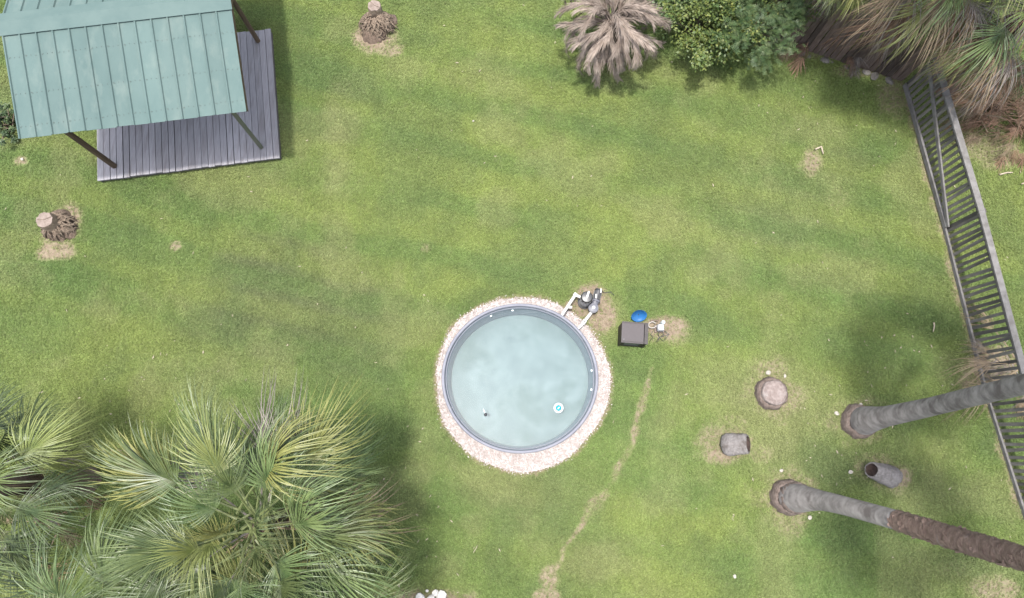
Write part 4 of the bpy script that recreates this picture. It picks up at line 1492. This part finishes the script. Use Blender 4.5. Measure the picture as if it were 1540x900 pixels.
def make_fences():
    hF = 1.14
    # braced panel beside the upper right bed
    a, b, c, e = P(1360, 130), P(1421, 345), P(1484, 595), P(1548, 795)
    t = thing('picket_fence', a, 'grey picket fence panel with diagonal brace below the upper right palms', 'fence', 'weathered picket fence')
    d, nrm = fence_run(t, a, b - (b - a).normalized() * .06, hF, a, seed=11, lean=.045, jag=.03)
    o1 = Vector((0, 0, .1)) - nrm * -.035
    MB().beam(a + nrm * -.04 + Vector((0, 0, .09)), b + nrm * -.04 + Vector((0, 0, .09)), .045, .1).build('bottom_rail', M['fence_cap'], t, a)
    MB().beam(a + nrm * -.038 + Vector((0, 0, hF - .16)), b + nrm * -.038 + Vector((0, 0, .16)), .035, .08).build('diagonal_brace', M['fence_cap'], t, a)
    MB().beam(a + nrm * .0 + Vector((0, 0, hF + .022)), b + Vector((0, 0, hF + .022)), .125, .04).build('cap_rail', M['fence_cap'], t, a)
    MB().beam(a + nrm * .045 + Vector((0, 0, hF - .1)), b + nrm * .045 + Vector((0, 0, hF - .1)), .04, .09).build('top_rail', M['fence'], t, a)
    for p in (a, b):
        q = p + nrm * .07
        MB().beam(q - Vector((0, 0, .1)), q + Vector((0, 0, hF - .002)), .09, .09, d).build('post', M['fence'], t, a)
    # long plain run
    t = thing('picket_fence', b, 'long grey picket fence running under the leaning palm to the right edge', 'fence', 'weathered picket fence')
    for i, (p, q) in enumerate(((b, c), (c, e))):
        d, nrm = fence_run(t, p, q, hF, b, seed=21 + i, lean=.05, jag=.03, pitch=.128)
        MB().beam(p + nrm * -.035 + Vector((0, 0, .05)), q + nrm * -.035 + Vector((0, 0, .05)), .04, .08).build('bottom_rail', M['fence_cap'], t, b)
        MB().beam(p + d * .003 + Vector((0, 0, hF + .022)), q + Vector((0, 0, hF + .022)), .12, .038).build('cap_rail', M['fence_cap'], t, b)
        MB().beam(p + nrm * .045 + Vector((0, 0, hF - .1)), q + nrm * .045 + Vector((0, 0, hF - .1)), .04, .09).build('top_rail', M['fence'], t, b)
        z = q + nrm * .07
        MB().beam(z - Vector((0, 0, .1)), z + Vector((0, 0, hF - .002)), .09, .09, d).build('post', M['fence'], t, b)
    # dark solid boards across the top right
    a2, b2 = P(1138, 52), P(1356, 122)
    t = thing('board_fence', a2, 'dark brown upright board fence across the upper right corner', 'fence')
    d, nrm = fence_run(t, a2, b2, 1.5, a2, pitch=.125, wd=.115, th=.02, m='board_dark', lean=.03, seed=31, jag=.06, zb=-.02)
    for z in (.3, 1.25):
        MB().beam(a2 + nrm * .035 + Vector((0, 0, z)), b2 + nrm * .035 + Vector((0, 0, z)), .04, .09).build('rail', M['board_dark'], t, a2)
    for k in range(4):
        z = a2.lerp(b2, k / 3) + nrm * .1
        MB().beam(z - Vector((0, 0, .1)), z + Vector((0, 0, 1.45)), .09, .09, d).build('post', M['board_dark'], t, a2)
    return


make_fences()


# ------------------------------------------------------------------ litter, stones, sticks
def pebble(name, px, py, rpx, mt, label, cat, seed, flat=.55, group=None, z0=0.0, long=1.0):
    rr = random.Random(seed)
    c = P(px, py)
    c.z = float(ground_z(c.x, c.y))
    r = rpx / PX
    mb = MB()
    n, m_ = 9, 5
    vs, fs = [], []
    rz = rr.uniform(0, 3)
    for i in range(m_ + 1):
        th = math.pi * i / m_
        for k in range(n):
            a = 2 * math.pi * k / n
            q = Vector((math.cos(a) * math.sin(th) * long, math.sin(a) * math.sin(th), math.cos(th) * flat)) * r * rr.uniform(.78, 1.12)
            q.rotate(Matrix.Rotation(rz, 3, 'Z'))
            vs.append(c + q + Vector((0, 0, r * flat * .55 + z0)))
    for i in range(m_):
        for k in range(n):
            k2 = (k + 1) % n
            fs.append((i * n + k, (i + 1) * n + k, (i + 1) * n + k2, i * n + k2))
    o = mb.add(vs, fs).build(name, mt, None, c, True, 40)
    return tag(o, label, cat, group)


WG = 'white chips scattered on the lawn'
for k, (x, y, r, lab) in enumerate((
        (1155, 561, 4.5, 'white stone chip just above the round flat stump'),
        (1180, 566, 3.0, 'pale chip right of the white chip above the round stump'),
        (1258, 622, 4.2, 'white chip left of the grey leaning palm trunk base'),
        (1294, 609, 3.2, 'small white chip at the top of the grey palm trunk base'),
        (1175, 708, 3.4, 'pale round chip above the brown palm trunk base'),
        (1279, 710, 3.8, 'white chip left of the hollow leaning stump'),
        (1218, 779, 3.8, 'white chip just below the brown palm trunk base'),
        (1105, 867, 3.2, 'tiny white chip alone on the lawn near the bottom edge'),
        (34, 240, 3.2, 'white chip on a small bare spot left of the deck'),
        (1450, 437, 3.4, 'white chip at the foot of the long picket fence'),
        (1456, 447, 3.0, 'lower white chip at the foot of the long picket fence'),
        (712, 183, 2.0, 'tiny pale speck on the open lawn above the pool'))):
    pebble('white_chip', x, y, r * .78, M['white_stone'], lab, 'stone', 400 + k, group=WG, z0=.015, long=1.25)
RG = 'white rocks at the bottom edge'
for k, (x, y, r, lab) in enumerate(((632, 899, 7, 'leftmost white rock at the bottom edge below the pool'),
                                    (655, 892, 5, 'upper white rock in the small heap at the bottom edge'),
                                    (664, 896, 8, 'largest white rock in the small heap at the bottom edge'),
                                    (648, 901, 6, 'half-buried white rock in the heap at the bottom edge'),
                                    (642, 889, 2.5, 'smallest white rock above the heap at the bottom edge'))):
    pebble('white_rock', x, y, r, M['white_rock'], lab, 'rock', 430 + k, group=RG, flat=.7)
EG = 'edging stones along the board fence'
rr = random.Random(77)
for k in range(12):
    f = (k + rr.uniform(.2, .8)) / 12
    x, y = 1148 + f * 195, 62 + f * 60 + rr.uniform(-3, 3)
    pebble('edging_stone', x, y, rr.uniform(2.6, 6.5), M['stone'], 'grey edging stone at the foot of the dark board fence', 'stone', 450 + k, group=EG, flat=.5, long=1.5, z0=-.01)


def stick(px0, py0, px1, py1, r, label, bend=0.02, m='stick', mid=None):
    a, b = P(px0, py0), P(px1, py1)
    z = max(float(ground_z(a.x, a.y)), float(ground_z(b.x, b.y)))
    a.z = b.z = z + .05
    c = P(*mid) if mid else a.lerp(b, .5) + Vector((bend, bend, 0))
    c.z = z + .055
    o = MB().tube([a, a.lerp(c, .5), c, c.lerp(b, .5), b], [r, r * .95, r * .9, r * .8, r * .5], 7).build('stick', M[m], None, Vector((a.x, a.y, 0)), True)
    tag(o, label, 'stick')


stick(1402, 486, 1401, 500, .016, 'short pale stick on the lawn left of the long picket fence')
stick(1501, 264, 1521, 261, .02, 'pale stick lying on grass beyond the picket fence')
stick(1534, 278, 1545, 277, .016, 'short pale stick at the right edge beyond the fence')
stick(712, 831, 718, 820, .007, 'thin pale dry blade on the lawn below the pool')
stick(1225, 226, 1237, 233, .022, 'curved pale stick on the bare spot in the upper right lawn', mid=(1234, 222), m='stick')


def litter(name, px, py, rx, ry, n, sets, label, seed, h=.5, scl=.6):
    """A heap of fallen dead fan leaves, each leaf a part."""
    c = P(px, py)
    t = thing(name, c, label, 'dead leaves')
    rr = random.Random(seed)
    for k in range(n):
        a, r = rr.uniform(0, 6.283), math.sqrt(rr.random())
        st = rr.choice(sets)
        part_copy(rr.choice(FAN[st]), t, (math.cos(a) * r * rx, math.sin(a) * r * ry, .12 + rr.uniform(.0, h) * (1 - r * .7)), (rr.uniform(-.5, .5), rr.uniform(-.15, .3), rr.uniform(0, 6.283)), scl * rr.uniform(.7, 1.1), 'dead_leaf')


litter('leaf_litter_heap', 1500, 184, .75, .45, 80, ['red', 'red', 'red', 'tan'], 'brown heap of fallen dead palm leaves beyond the picket fence', 5, .7, .5)
litter('fallen_leaf_heap', 1515, 556, .4, .25, 18, ['grey', 'grey', 'tan'], 'grey dead palm leaves heaped on the fence by the leaning trunk', 6, 1.25, .6)
litter('fallen_leaf_pile', 95, 790, .6, .5, 12, ['tan', 'grey', 'red'], 'brown fallen leaves on the ground between the left palms', 7, .3, .55)
litter('fence_leaf_litter', 1258, 62, 1.1, .2, 30, ['red', 'tan', 'red', 'grey'], 'dead brown palm leaves caught along the dark board fence', 8, 1.5, .5)


def make_flecks():
    """Fallen leaf bits and dry clippings strewn thinly over the lawn."""
    rr = random.Random(91)
    mb = MB()
    for k in range(420):
        x, y = rr.uniform(X0 + .3, X1 - .3), rr.uniform(Y0 + .3, Y1 - .3)
        if k < 150:                                   # more of it below the palms
            px, py = rr.choice(((560, 760), (1250, 150), (1240, 680), (620, 850), (250, 590), (1330, 560)))
            c = P(px + rr.gauss(0, 70), py + rr.gauss(0, 50))
            x, y = c.x, c.y
        if math.hypot(x - GRAV_C.x, y - GRAV_C.y) < 1.85: continue
        u, v = (x - DBL.x) * D_U.x + (y - DBL.y) * D_U.y, (x - DBL.x) * D_V.x + (y - DBL.y) * D_V.y
        if -.1 < u < D_W + .1 and -.1 < v < D_L + .1: continue
        z = float(ground_z(x, y)) + rr.uniform(.025, .045)
        a, l, wd = rr.uniform(0, 6.283), rr.uniform(.012, .05), rr.uniform(.004, .012)
        d, e = Vector((math.cos(a), math.sin(a), rr.uniform(-.2, .2))), Vector((-math.sin(a), math.cos(a), rr.uniform(-.3, .3)))
        p = Vector((x, y, z))
        mb.add([p - d * l, p + e * wd, p + d * l, p - e * wd], [(0, 1, 2, 3)])
    o = mb.build('leaf_flecks', M['stick'], None, (0, 0, 0))
    tag(o, 'pale dry leaf flecks strewn over the lawn', 'leaf litter', kind='stuff')


make_flecks()
